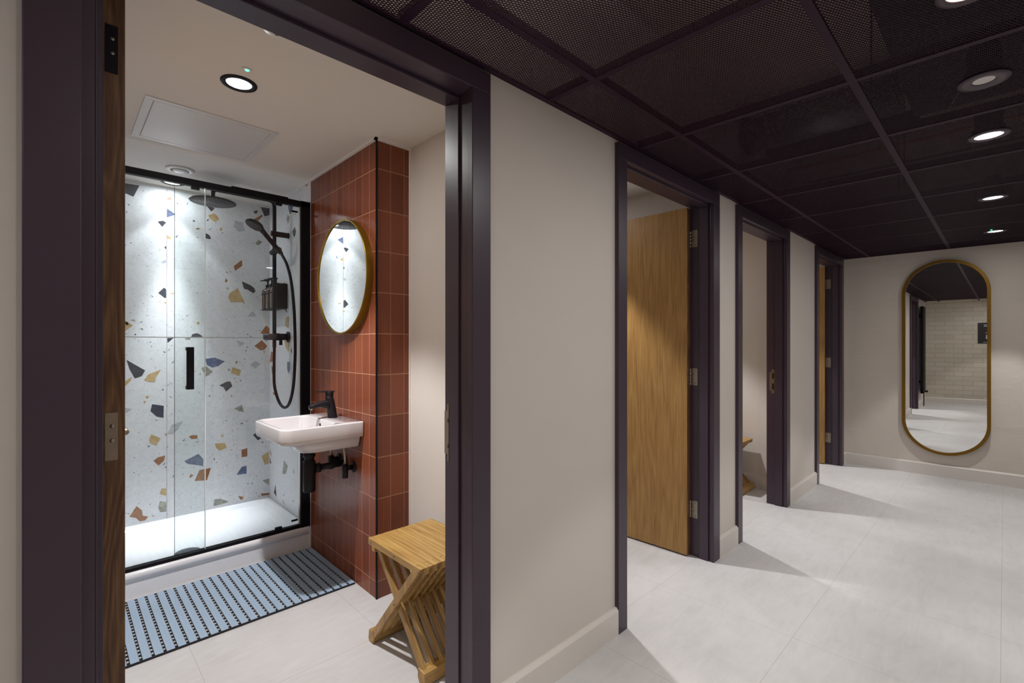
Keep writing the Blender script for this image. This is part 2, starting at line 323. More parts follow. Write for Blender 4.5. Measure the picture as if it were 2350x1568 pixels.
# terrazzo back wall and its return in room one
BACK_CHIPS=[('K',[(0.304,2.232),(0.376,2.235),(0.347,2.158),(0.304,2.172)]),
('B',[(0.516,2.119),(0.562,2.089),(0.516,2.062)]),
('K',[(0.467,2.026),(0.495,2.037),(0.512,2.028),(0.491,1.996)]),
('O',[(0.516,2.2),(0.536,2.204),(0.537,2.181),(0.525,2.177),(0.516,2.178)]),
('Y',[(0.516,1.947),(0.533,1.941),(0.539,1.927),(0.516,1.924)]),
('K',[(0.47,1.573),(0.5,1.609),(0.512,1.599),(0.512,1.545),(0.504,1.543)]),
('P',[(0.483,1.773),(0.511,1.79),(0.512,1.772),(0.499,1.762)]),
('Y',[(0.27,1.384),(0.304,1.392),(0.343,1.364),(0.304,1.324),(0.28,1.317)]),
('O',[(0.304,1.379),(0.315,1.386),(0.324,1.373),(0.315,1.36)]),
('N',[(0.335,1.396),(0.348,1.401),(0.357,1.394),(0.343,1.388)]),
('K',[(0.646,1.295),(0.653,1.313),(0.677,1.32),(0.698,1.311),(0.712,1.296)]),
('Y',[(0.675,1.387),(0.686,1.399),(0.696,1.388),(0.686,1.375)]),
('B',[(0.318,2.109),(0.331,2.106),(0.323,2.098)]),
('B',[(0.309,2.058),(0.318,2.063),(0.315,2.053)]),
('B',[(0.565,2.176),(0.576,2.161),(0.571,2.156)]),
('B',[(0.62,2.163),(0.629,2.19),(0.627,2.168)]),
('B',[(0.652,2.065),(0.664,2.073),(0.67,2.063),(0.662,2.057)]),
('B',[(0.674,1.954),(0.683,1.963),(0.688,1.959)]),
('K',[(0.734,2.08),(0.744,2.094),(0.746,2.085)]),
('B',[(0.43,1.558),(0.445,1.548),(0.443,1.543)]),
('B',[(0.328,1.87),(0.336,1.876),(0.341,1.869)]),
('B',[(0.618,1.428),(0.623,1.438),(0.633,1.437)]),
('B',[(0.372,1.379),(0.392,1.392),(0.39,1.385)]),
('B',[(0.56,1.942),(0.57,1.957),(0.575,1.955),(0.567,1.938)]),
('B',[(0.624,1.667),(0.648,1.653),(0.636,1.658)]),
('O',[(0.67,2.012),(0.683,2.023),(0.699,2.02),(0.683,2.011)]),
('K',[(0.502,1.869),(0.512,1.877),(0.512,1.853)]),
('Y',[(0.534,1.58),(0.557,1.577),(0.555,1.572),(0.535,1.572)]),
('Y',[(0.497,1.513),(0.512,1.522),(0.512,1.507)]),
('Y',[(0.674,1.589),(0.683,1.594),(0.687,1.585)]),
('N',[(0.379,1.348),(0.395,1.344),(0.391,1.334)]),
('B',[(0.351,1.305),(0.356,1.312),(0.36,1.303)]),
('Y',[(0.742,2.118),(0.781,2.139),(0.809,2.108),(0.796,2.089),(0.781,2.08),(0.753,2.098)]),
('P',[(0.904,2.112),(0.959,2.105),(0.957,2.085),(0.969,2.052),(0.924,2.036),(0.895,2.067)]),
('O',[(1.015,2.135),(1.08,2.188),(1.083,2.174),(1.036,2.115)]),
('K',[(1.068,2.239),(1.128,2.24),(1.128,2.192),(1.095,2.176)]),
('K',[(1.021,2.199),(1.046,2.212),(1.051,2.2),(1.04,2.184),(1.026,2.186)]),
('K',[(0.724,1.978),(0.731,1.995),(0.75,1.985),(0.761,1.964),(0.748,1.957),(0.726,1.962)]),
('K',[(0.731,2.183),(0.759,2.185),(0.781,2.17),(0.761,2.147)]),
('Y',[(0.81,2.037),(0.816,2.047),(0.826,2.046),(0.827,2.03),(0.817,2.024)]),
('N',[(1.032,1.969),(1.052,2.0),(1.08,1.986),(1.052,1.958)]),
('O',[(0.896,1.791),(0.948,1.842),(0.949,1.8),(0.905,1.76)]),
('K',[(0.947,1.69),(1.003,1.668),(1.027,1.649),(1.035,1.626),(1.021,1.611),(0.984,1.634),(0.96,1.639)]),
('Y',[(0.861,1.572),(0.871,1.601),(0.921,1.64),(0.942,1.596),(0.969,1.531),(0.948,1.544),(0.877,1.539)]),
('P',[(0.979,1.441),(1.018,1.485),(1.041,1.445)]),
('O',[(1.067,1.327),(1.106,1.384),(1.128,1.364),(1.128,1.305),(1.109,1.308)]),
('Y',[(0.85,1.632),(0.86,1.642),(0.868,1.633),(0.859,1.623)]),
('O',[(0.842,1.677),(0.847,1.701),(0.859,1.688),(0.851,1.674)]),
('O',[(0.85,1.746),(0.859,1.748),(0.854,1.733)]),
('B',[(0.734,2.084),(0.746,2.094),(0.739,2.076)]),
('B',[(0.745,2.023),(0.771,2.037),(0.75,2.019)]),
('B',[(0.778,1.954),(0.796,1.941),(0.789,1.943)]),
('B',[(0.821,2.013),(0.834,2.018),(0.826,2.007)]),
('B',[(0.895,1.434),(0.91,1.443),(0.904,1.435)]),
('B',[(0.995,1.31),(1.014,1.297),(1.003,1.297)]),
('B',[(1.045,1.59),(1.053,1.585),(1.048,1.578)]),
('B',[(0.963,1.563),(0.972,1.563),(0.967,1.558)]),
('Y',[(0.975,1.318),(0.99,1.325),(0.984,1.31)]),
('N',[(1.05,1.352),(1.071,1.347),(1.065,1.341)]),
('K',[(0.872,1.752),(0.88,1.754),(0.877,1.744)]),
('K',[(0.313,1.151),(0.404,1.083),(0.388,1.048),(0.353,1.035),(0.327,1.095)]),
('Y',[(0.398,1.022),(0.42,1.057),(0.485,1.085),(0.458,1.036),(0.454,1.005),(0.423,1.01)]),
('Y',[(0.283,1.0),(0.305,1.017),(0.341,1.047),(0.332,1.019),(0.305,0.987)]),
('M',[(0.431,0.825),(0.439,0.868),(0.499,0.852),(0.498,0.776),(0.462,0.787)]),
('P',[(0.289,0.85),(0.306,0.858),(0.34,0.847),(0.307,0.82)]),
('Y',[(0.423,0.645),(0.435,0.678),(0.483,0.646),(0.46,0.605),(0.429,0.623)]),
('O',[(0.446,0.509),(0.47,0.528),(0.506,0.532),(0.501,0.501),(0.472,0.475)]),
('Y',[(0.477,0.291),(0.487,0.326),(0.512,0.32),(0.512,0.274)]),
('N',[(0.47,0.211),(0.479,0.246),(0.512,0.233),(0.512,0.171),(0.479,0.176)]),
('O',[(0.327,0.185),(0.362,0.243),(0.389,0.209),(0.392,0.176),(0.421,0.163),(0.404,0.143),(0.377,0.144),(0.359,0.17)]),
('B',[(0.608,0.479),(0.687,0.514),(0.716,0.473),(0.714,0.429),(0.625,0.46)]),
('O',[(0.665,0.337),(0.693,0.405),(0.759,0.407),(0.736,0.328)]),
('O',[(0.633,0.638),(0.652,0.644),(0.682,0.64),(0.682,0.617),(0.649,0.618)]),
('Y',[(0.406,0.916),(0.413,0.924),(0.427,0.918),(0.413,0.903)]),
('Y',[(0.395,0.891),(0.41,0.891),(0.4,0.872)]),
('M',[(0.517,1.286),(0.551,1.288),(0.519,1.255)]),
('N',[(0.61,1.287),(0.645,1.288),(0.639,1.277),(0.618,1.278)]),
('P',[(0.517,0.671),(0.539,0.724),(0.602,0.744),(0.578,0.695),(0.546,0.666)]),
('O',[(0.635,0.369),(0.645,0.388),(0.66,0.377),(0.642,0.362)]),
('N',[(0.45,0.771),(0.469,0.765),(0.46,0.76)]),
('N',[(0.433,0.172),(0.449,0.161),(0.447,0.152)]),
('N',[(0.307,0.213),(0.329,0.206),(0.324,0.201)]),
('B',[(0.493,1.2),(0.512,1.198),(0.504,1.192)]),
('B',[(0.431,1.237),(0.442,1.231),(0.437,1.228)]),
('B',[(0.543,1.128),(0.554,1.14),(0.549,1.124)]),
('B',[(0.665,1.062),(0.674,1.075),(0.671,1.064)]),
('B',[(0.487,0.956),(0.498,0.962),(0.498,0.949)]),
('B',[(0.528,0.914),(0.547,0.898),(0.536,0.903)]),
('B',[(0.413,0.61),(0.429,0.606),(0.423,0.599)]),
('B',[(0.598,0.613),(0.613,0.627),(0.608,0.611)]),
('B',[(0.669,0.596),(0.698,0.6),(0.68,0.593)]),
('B',[(0.493,0.471),(0.507,0.492),(0.504,0.476)]),
('B',[(0.504,0.462),(0.512,0.464),(0.512,0.446)]),
('B',[(0.345,0.456),(0.354,0.454),(0.35,0.447)]),
('B',[(0.544,0.387),(0.554,0.405),(0.55,0.382)]),
('B',[(0.423,0.234),(0.437,0.246),(0.429,0.233)]),
('B',[(0.523,1.209),(0.53,1.221),(0.526,1.205)]),
('B',[(0.427,1.262),(0.435,1.264),(0.432,1.255)]),
('B',[(0.693,1.048),(0.7,1.052),(0.698,1.038)]),
('B',[(0.688,0.934),(0.696,0.918),(0.692,0.919)]),
('B',[(0.35,1.305),(0.358,1.313),(0.359,1.302)]),
('O',[(0.744,0.898),(0.753,0.903),(0.755,0.888)]),
('Y',[(0.505,0.673),(0.514,0.676),(0.514,0.658),(0.506,0.661)]),
('B',[(0.598,0.405),(0.605,0.391),(0.601,0.39)]),
('B',[(0.519,0.982),(0.526,0.993),(0.522,0.977)]),
('B',[(0.532,0.997),(0.539,0.997),(0.535,0.991)]),
('B',[(0.726,1.148),(0.782,1.155),(0.842,1.128),(0.801,1.097),(0.767,1.088),(0.735,1.107)]),
('N',[(0.703,1.087),(0.731,1.099),(0.77,1.06),(0.731,1.03)]),
('Y',[(0.878,1.046),(0.89,1.087),(0.942,1.064),(0.932,1.024)]),
('K',[(0.808,0.964),(0.857,0.989),(0.876,0.986),(0.888,0.954),(0.849,0.918),(0.834,0.949)]),
('P',[(0.915,1.273),(0.966,1.253),(0.931,1.227)]),
('P',[(1.002,1.099),(1.035,1.128),(1.064,1.102),(1.035,1.069)]),
('O',[(1.028,1.233),(1.076,1.276),(1.115,1.233),(1.093,1.205),(1.068,1.201)]),
('N',[(0.899,0.796),(0.946,0.82),(0.961,0.766),(0.931,0.774)]),
('K',[(1.019,0.595),(1.053,0.624),(1.072,0.564),(1.051,0.553)]),
('Y',[(0.782,0.569),(0.842,0.564),(0.853,0.532),(0.812,0.515),(0.789,0.538)]),
('O',[(0.945,0.501),(0.982,0.508),(0.982,0.449),(0.946,0.448)]),
('B',[(0.913,0.33),(0.946,0.381),(0.977,0.384),(0.977,0.327)]),
('Y',[(1.074,0.436),(1.123,0.462),(1.125,0.372),(1.097,0.368)]),
('N',[(1.08,0.258),(1.127,0.264),(1.123,0.213)]),
('O',[(1.07,0.166),(1.127,0.156),(1.127,0.145),(1.076,0.145)]),
('O',[(0.924,0.179),(0.958,0.167),(0.95,0.147),(0.937,0.154)]),
('N',[(0.775,0.144),(0.778,0.188),(0.815,0.186),(0.868,0.152),(0.823,0.146)]),
('O',[(0.907,1.12),(0.916,1.131),(0.92,1.119),(0.911,1.106)]),
('O',[(1.086,1.195),(1.1,1.192),(1.091,1.183)]),
('O',[(1.071,0.54),(1.091,0.537),(1.08,0.528)]),
('Y',[(0.82,0.623),(0.834,0.622),(0.83,0.607),(0.821,0.61)]),
('N',[(0.856,1.069),(0.868,1.079),(0.878,1.058)]),
('Y',[(0.878,0.877),(0.881,0.898),(0.888,0.885)]),
('Y',[(0.899,0.989),(0.919,0.983),(0.915,0.977)]),
('B',[(0.762,0.968),(0.778,0.965),(0.77,0.962)]),
('B',[(0.762,1.02),(0.787,1.01),(0.775,1.014)]),
('B',[(0.895,1.006),(0.909,1.013),(0.903,1.002)]),
('B',[(0.934,0.991),(0.945,0.999),(0.94,0.982)]),
('K',[(0.95,0.906),(0.962,0.921),(0.954,0.908)]),
('B',[(0.842,0.719),(0.857,0.719),(0.849,0.713)]),
('B',[(0.97,0.703),(0.988,0.703),(0.978,0.696)]),
('B',[(1.051,0.712),(1.068,0.721),(1.061,0.712)]),
('B',[(0.884,0.643),(0.895,0.65),(0.888,0.64)]),
('B',[(0.915,0.655),(0.921,0.656),(0.923,0.645)]),
('O',[(0.938,0.689),(0.95,0.693),(0.956,0.683),(0.945,0.681)]),
('B',[(0.773,0.459),(0.78,0.474),(0.784,0.456)]),
('B',[(0.787,0.44),(0.798,0.443),(0.793,0.434)]),
('B',[(0.98,0.257),(0.99,0.259),(0.986,0.249)]),
('B',[(1.006,0.252),(1.017,0.253),(1.013,0.243)]),
('B',[(1.047,0.152),(1.064,0.151),(1.056,0.146)]),
('B',[(1.093,1.271),(1.123,1.277),(1.11,1.267)]),
('B',[(0.975,1.226),(0.986,1.23),(0.983,1.217)]),
('B',[(0.958,1.143),(0.972,1.144),(0.966,1.136)]),
('B',[(0.97,1.207),(0.978,1.205),(0.975,1.189)]),
('B',[(1.098,0.5),(1.106,0.501),(1.103,0.493)]),
('N',[(0.843,0.413),(0.856,0.407),(0.852,0.403)]),
('B',[(0.876,0.513),(0.89,0.513),(0.882,0.508)]),
('B',[(1.035,0.172),(1.045,0.183),(1.041,0.171)])]
SIDE_CHIPS=[('B',[(3.354,2.175),(3.312,2.178),(3.251,2.163),(3.276,2.126),(3.317,2.116)]),
('N',[(3.381,2.098),(3.354,2.123),(3.314,2.093),(3.354,2.057)]),
('K',[(3.276,1.993),(3.225,2.017),(3.2,1.98),(3.235,1.948)]),
('Y',[(3.23,2.098),(3.218,2.107),(3.21,2.087)]),
('B',[(3.453,1.5),(3.398,1.534),(3.366,1.456)]),
('Y',[(3.411,1.375),(3.387,1.431),(3.323,1.43),(3.35,1.354)]),
('Y',[(3.287,1.593),(3.235,1.562),(3.269,1.542),(3.287,1.549)]),
('O',[(3.444,1.669),(3.403,1.665),(3.408,1.644),(3.444,1.649)]),
('Y',[(3.427,1.271),(3.315,1.278),(3.349,1.194),(3.397,1.229)]),
('O',[(3.726,1.116),(3.702,1.193),(3.637,1.188),(3.672,1.118)]),
('B',[(3.367,1.128),(3.312,1.127),(3.315,1.07),(3.344,1.048),(3.367,1.08)]),
('O',[(3.303,1.201),(3.275,1.225),(3.275,1.181)]),
('K',[(3.691,1.094),(3.648,1.069),(3.641,1.013),(3.675,1.029)]),
('O',[(3.655,0.897),(3.622,0.909),(3.611,0.883),(3.648,0.882)]),
('N',[(3.463,0.351),(3.43,0.448),(3.353,0.424),(3.401,0.359)]),
('K',[(3.637,0.182),(3.605,0.245),(3.584,0.159)]),
('Y',[(3.463,0.178),(3.45,0.155),(3.401,0.14)]),
('B',[(3.73,0.425),(3.692,0.379),(3.728,0.377)]),
('N',[(3.726,0.487),(3.681,0.43),(3.714,0.443)]),
('B',[(3.27,0.205),(3.241,0.222),(3.254,0.204)]),
('B',[(3.45,0.205),(3.42,0.219),(3.43,0.206)]),
('N',[(3.259,0.433),(3.236,0.404),(3.248,0.39)]),
('B',[(3.147,0.856),(3.13,0.85),(3.13,0.81),(3.147,0.816)]),
('K',[(3.132,2.24),(3.125,2.238),(3.126,2.224)]),
('O',[(3.046,2.246),(3.007,2.245),(3.004,2.239),(3.022,2.232)]),
('B',[(3.134,2.178),(3.125,2.176),(3.128,2.167)])]

tz = MB(); tz.box((-.07, BACK, 0), (1.318, BACK+.06, RZ+.1))
tz.cur = 1; tz.box((.5138, BACK-.0006, .1), (.5162, BACK, RZ)); tz.box((-.07, BACK-.0006, 1.2925), (1.13, BACK, 1.2947)); tz.box((-.002, BACK-.0006, .1), (0, BACK, RZ))
KEY = 'KMBYONP'
def area(p): return sum(p[i][0]*p[(i+1) % len(p)][1]-p[(i+1) % len(p)][0]*p[i][1] for i in range(len(p)))/2
def add_chips(mb, chips, place, flip):
    for k, pts in chips:
        if len(set(pts)) < 3: continue
        if (area(pts) > 0) != flip: pts = pts[::-1]
        mb.cur = 2+KEY.index(k); n = len(mb.v); mb.v += [place(u, v) for u, v in pts]; mb.face(range(n, n+len(pts)))
add_chips(tz, BACK_CHIPS, lambda u, v: (u, BACK-.0003, v), True)
rc = []
for i in range(46):                         # the stretch of wall hidden behind the opened door
    u, v = random.uniform(-.05, .28), random.uniform(.2, 2.2); r = random.choice((.006, .008, .01, .03, .045))
    k = random.choice('BBYKO' if r < .02 else 'KYOBN'); kk = random.choice((3, 4, 5)); a0 = random.random()*6
    pts = [(round(u+r*random.uniform(.6, 1)*math.cos(a0+6.283*j_/kk), 3), round(v+r*random.uniform(.6, 1)*math.sin(a0+6.283*j_/kk), 3)) for j_ in range(kk)]
    if max(p[0] for p in pts) < .28: rc.append((k, pts))
add_chips(tz, rc, lambda u, v: (u, BACK-.0003, v), True)
TZM = ['terrazzo', 'grout_grey'] + ['chip_'+k for k in KEY]
struct(tz.build('wall_back', TZM), 'white terrazzo slab wall behind the glass shower screen', 'wall')
ts = MB(); ts.box((1.13, 2.957, 0), (1.318, BACK, RZ))
ts.cur = 1; ts.box((1.1294, 2.96, 1.2925), (1.13, BACK, 1.2947))
add_chips(ts, SIDE_CHIPS, lambda u, v: (1.1292, u, v), False)
struct(ts.build('wall_shower_side', TZM), 'white terrazzo return wall carrying the black shower riser', 'wall')
for i in (1, 2, 3):
    struct(MB().box((ROOMS[i][0], BACK, 0), (ROOMS[i][1], BACK+.06, RZ+.1)).build('wall_back', 'wall_paint'), ['', 'plain back wall of the second cubicle', 'plain back wall of the third cubicle', 'plain back wall of the last cubicle'][i], 'wall')
# red tiled pier, fluted profile
def flute(a, b_, per=8, pitch=.0755, depth=.0011):
    n = int(round(abs(b_-a)/pitch*per*4)); out = []
    for i in range(n+1):
        u = a+(b_-a)*i/n; ph = ((abs(u-a)) / pitch * per) % 1
        out.append((u, depth*(1-math.sin(math.pi*ph)**.6) if 0 < ph < 1 else depth))
    return out
pts = [(1.130+d, y) for y, d in flute(2.128, 2.957)][::-1] + [(x, 2.128+d) for x, d in flute(1.1305, 1.318, 8, .077)] + [(1.318, 2.957)]
struct(MB().prism(pts, 0, RZ-.004).build('wall_tiled_pier', 'terracotta_tile'), 'terracotta red fluted tile pier carrying the basin and round mirror', 'wall')
pier = MB().box((1.1270, 2.1250, 0), (1.1345, 2.1325, RZ-.010)).build('trim_tile_edge', 'black_metal'); struct(pier, 'thin black metal strip on the outer corner of the red tiled pier', 'trim')
struct(MB().box((1.118, 2.116, RZ-.011), (1.131, BACK, RZ)).box((1.118, 2.116, RZ-.011), (1.318, 2.131, RZ)).box((-.07, BACK-.010, RZ-.010), (1.13, BACK, RZ))
       .build('trim_sealant', 'silicone'), 'white sealant bead where tiles and terrazzo meet the ceiling', 'trim')
struct(MB().box((1.311, 2.122, 0), (1.318, 2.128, RZ)).build('trim_sealant_corner', 'silicone'), 'white sealant line between red pier end and cream wall', 'trim')
# end wall, brick wall, opposite wall
e = MB(); e.prism([(endx(1.168), 1.168), (endx(-1.2), -1.2), (endx(-1.2)+.1, -1.2), (endx(1.168)+.1, 1.168)], 0, SOF)
struct(e.build('wall_end', 'rough_wall'), 'rough plastered cream end wall carrying the tall pill mirror', 'wall')
ang = math.atan(.176)
bw = MB().box((-.1, -2.6, 0), (0, .3, SOF)); o = bw.build('wall_brick', 'painted_brick'); o.location = (brickx(WY), WY, 0); o.rotation_euler = (0, 0, -ang)
struct(o, 'cream painted brick wall seen in the far pill mirror', 'wall')
struct(MB().box((-2.2, -1.16, 0), (6.2, -1.06, SOF)).build('wall_right', 'wall_paint'), 'cream corridor wall opposite the doors', 'wall')
struct(MB().box((-2.3, -1.3, SOF), (6.3, WIN, SOF+.08)).build('ceiling_slab', 'soffit'), 'buff concrete slab above the open mesh ceiling', 'ceiling')

# skirting
def skirt(name, p0, p1, nrm, label, h=.115, t=.019):
    p0 = Vector(p0); p1 = Vector(p1); n_ = Vector(nrm).normalized(); mb = MB()
    prof = [(0, 0), (t, 0), (t, h-.012), (t*.45, h), (0, h)]
    rs = [[(p.x+n_.x*a, p.y+n_.y*a, z) for a, z in prof] for p in (p0, p1)]
    mb.rings(rs); return struct(mb.build(name, 'skirting_paint'), label, 'skirting board')
segs = [(-1.49, -.041, 'left of the near door frame'), (1.010, 1.740, 'between the near and second door frames'), (2.783, 3.061, 'on the short pier between second and third door frames'), (4.089, 4.846, 'between third and last door frames'), (5.853, 5.974, 'in the corner past the last door frame')]
for a, b_, t in segs: skirt('baseboard_left', (a, WY), (b_, WY), (0, -1), 'cream skirting board '+t)
skirt('baseboard_end', (endx(1.15), 1.15), (endx(-1.06), -1.06), (-1, -SK), 'cream skirting board below the pill mirror')
skirt('baseboard_brick', (brickx(1.15), 1.15), (brickx(-1.06), -1.06), (1, -.176), 'cream skirting board under the brick wall')
skirt('baseboard_right', (-1.85, -1.06), (6.0, -1.06), (0, 1), 'cream skirting board opposite the doors')
for (x, t) in ((1.318, 'behind the near wooden stool'), (2.845, 'behind the second oak door'), (4.39, 'behind the stool in the third cubicle')):
    skirt('baseboard_room', (x, WIN), (x, 2.12 if x < 2 else BACK), (-1, 0), 'cream skirting board '+t)

# ------------------------------------------------------------ door sets
def hinge(parent, x, z, s, y=1.262):
    """plate let into the lining (x = lining face), knuckle at the room side; s = +1 when the lining face looks to -X"""
    o = MB(); o.box((x-.0018 if s > 0 else x, y-.008, z-.05), (x if s > 0 else x+.0018, y+.026, z+.05))
    h = o.build('hinge', 'steel', parent)
    k = MB()
    for i in range(5): k.cyl((x-s*.006, y+.033, z-.05+i*.02+.0006), (x-s*.006, y+.033, z-.05+(i+1)*.02-.0006), .0055, seg=10)
    k.build('knuckle', 'steel', h)
    sc = MB()
    for dy, dz in ((.004, .038), (.016, .013), (.016, -.013), (.004, -.038)): sc.cyl((x-s*.0018, y+dy, z+dz), (x-s*.0024, y+dy, z+dz), .0035, seg=10)
    sc.build('screws', 'dark_steel', h)
def leaf_parts(par, hand, W):
    """open leaf in its own frame: hinge edge at y=0, leaf along +y; visible face x=0 (hand R, looks -X) ; thickness .043"""
    lf = MB().box((0, 0, .009), (.043, W, HEAD-.006)).build('door_leaf', 'oak', par, .001, 1)
    ed = MB().box((.0006, -.0006, .0095), (.0424, .0, HEAD-.0065)).build('lipping', 'oak_edge', lf)
    hx = (0, -1) if hand == 'R' else (.043, 1)
    for fx, sg in ((0, -1), (.043, 1)):
        hd = MB(); hd.cyl((fx, W-.06, .96), (fx+sg*.009, W-.06, .96), .026, seg=24)
        hd.tube(catmull([(fx+sg*.008, W-.06, .96), (fx+sg*.045, W-.06, .96), (fx+sg*.058, W-.072, .96), (fx+sg*.058, W-.19, .96)], 6), .0098, 16)
        hd.build('door_handle', 'dark_steel', par)
    fp = MB().box((.010, W-.0004, .87), (.033, W+.0010, 1.05)).build('latch_plate', 'steel', par)
    return lf
for i, (ol, il, ir, orr, hand, _) in enumerate(DOORS):
    txt = ['nearest plum door frame with oak leaf folded back edge-on', 'second plum door frame with a broad lit oak leaf', 'third plum door frame with a strike plate and stool inside', 'last plum door frame beside the end wall with a sliver of oak leaf'][i]
    D = empty('door_%d' % (i+1), ((il+ir)/2, WY, 0), txt, 'door', None, 'structure')
    ox = -(il+ir)/2; oy = -WY
    def L(mb): 
        mb.v = [(x+ox, y+oy, z) for x, y, z in mb.v]; return mb
    ai, aj = il-.008 if i else .034, ir-.008
    if i == 3: aj = ir-.004
    # architrave with small stepped inner edge
    for nm, (xa, xb) in (('architrave', (ol, ai)), ('architrave', (aj, orr))):
        L(MB().box((xa, AF, 0), (xb, WY+.002, HEAD-.002))).build(nm, 'plum_paint', D, .002, 2)
    L(MB().box((ol, AF, HEAD-.0018), (orr, WY+.002, 2.119))).build('architrave', 'plum_paint', D, .002, 2)
    for xa, xb in ((il-.03, il), (ir, ir+.03)):
        L(MB().box((xa, WY+.002, 0), (xb, WIN+.006, HEAD+.03))).build('lining', 'plum_paint', D, .001, 1)
    L(MB().box((il, WY+.002, HEAD), (ir, WIN+.006, HEAD+.03))).build('lining_head', 'plum_paint', D, .001, 1)
    st = MB()
    st.box((il, 1.180, 0), (il+.012, 1.232, HEAD-.012))
    if i: st.box((ir-.012, 1.180, 0), (ir, 1.232, HEAD-.012))
    else: st.box((ir-.007, 1.221, 0), (ir, WIN+.005, HEAD-.012))
    st.box((il, 1.180 if i else 1.221, HEAD-.012), (ir, 1.232 if i else WIN+.005, HEAD)); L(st).build('door_stop', 'plum_paint', D, .0015, 1)
    sb = MB()
    for xa, xb in ((il, il+.004), (ir-.004, ir)): sb.box((xa, WY+.003, 0), (xb, 1.1745, HEAD-.006))
    L(sb).build('bead', 'plum_paint', D, .001, 1)
    lh = empty('leaf_hold', (0, 0, 0), '', ''); C.objects.unlink(lh); bpy.data.objects.remove(lh)
    W = .845 if i == 3 else .888
    lv = bpy.data.objects.new('leaf', None); C.objects.link(lv); lv.parent = D; lv.empty_display_size = .05
    if hand == 'R': lv.location = (ir-.043+ox, 1.289+oy, 0); lv.rotation_euler = (0, 0, math.radians(1.6))
    else: lv.location = (il+(.024 if i else .011)+ox, 1.300+oy, 0)
    leaf_parts(lv, hand, W)
    for z in (1.868, 1.055, .275):
        if hand == 'R': 
            h_ = MB(); hinge(D, ir+ox, z, 1, 1.254+oy)
        else:
            hinge(D, il+ox, z, -1, 1.254+oy)
            pl = MB().box((.010, -.0022, z-.05), (.031, -.0004, z+.05)).build('hinge_leaf', 'dark_steel' if z < 1.5 else 'black_metal', lv)
            sc = MB()
            for dx, dz in ((.022, .022), (.022, -.008)): sc.cyl((dx, -.0022, z+dz), (dx, -.0036, z+dz), .0046, .003, 14)
            sc.build('hinge_screws', 'steel', lv)
    if hand == 'L':      # strike plate on the opposite lining
        xf = ir+ox-(0 if i else .007); y0 = 1.236+oy
        if i == 0:
            s_ = MB().box((xf-.0015, 1.271+oy, .862), (xf, 1.278+oy, 1.05)).box((xf-.0015, 1.278+oy, .885), (xf, 1.2935+oy, 1.028)).build('strike_plate', 'steel', D)
            MB().box((xf-.0021, 1.272+oy, .99), (xf-.0015, 1.276+oy, 1.002)).box((xf-.0021, 1.272+oy, .905), (xf-.0015, 1.276+oy, .917)).build('latch_hole', 'black_matt', s_); continue
        s_ = MB().box((xf-.0015, y0+.001, .862), (xf, y0+.023, 1.05)).box((xf-.0015, y0+.023, .885), (xf, y0+.037, 1.028)).build('strike_plate', 'dark_steel' if i else 'steel', D)
        MB().box((xf-.0021, y0+.005, .978), (xf-.0015, y0+.018, 1.020)).box((xf-.0021, y0+.005, .895), (xf-.0015, y0+.018, .940)).build('latch_hole', 'black_matt', s_)

# ------------------------------------------------------------ corridor ceiling: tee grid, mesh panels
def gx(k): return 1.3375 + .6125*k            # cross tees at y = 0
def shx(y): return -SK*y
KS = range(-5, 8); MAINS = [.956, .356, -.244, -.844]
g = MB()
for y in MAINS:
    g.box((-1.9, y-.012, CZ-.001), (endx(y)-.001, y+.012, CZ+.001)); g.box((-1.9, y-.0015, CZ+.001), (endx(y)-.001, y+.0015, CZ+.038))
for k in KS:
    x = gx(k)
    if x > 5.8: continue
    for w_, za, zb in ((.012, CZ-.0006, CZ+.0012), (.0015, CZ+.001, CZ+.036)):
        ya, yb = -1.06, WY
        n = len(g.v); g.v += [(x+shx(ya)-w_, ya, za), (x+shx(ya)+w_, ya, za), (x+shx(yb)+w_, yb, za), (x+shx(yb)-w_, yb, za), (x+shx(ya)-w_, ya, zb), (x+shx(ya)+w_, ya, zb), (x+shx(yb)+w_, yb, zb), (x+shx(yb)-w_, yb, zb)]
        for ff in ((0,3,2,1),(4,5,6,7),(0,1,5,4),(1,2,6,5),(2,3,7,6),(3,0,4,7)): g.face([n+i for i in ff])
g.box((-1.5, WY-.022, CZ-.0015), (endx(WY), WY-.0005, CZ)); g.box((-1.5, WY-.002, CZ-.0015), (endx(WY), WY-.0004, CZ+.022))
g.prism([(endx(1.16)-.0005, 1.16), (endx(1.16)-.022, 1.16), (endx(-1.05)-.022, -1.05), (endx(-1.05)-.0005, -1.05)], CZ-.0015, CZ)
tag(g.build('ceiling_grid', 'tee_metal'), 'dark plum exposed metal tee grid holding the mesh panels', 'ceiling grid', None, 'structure')
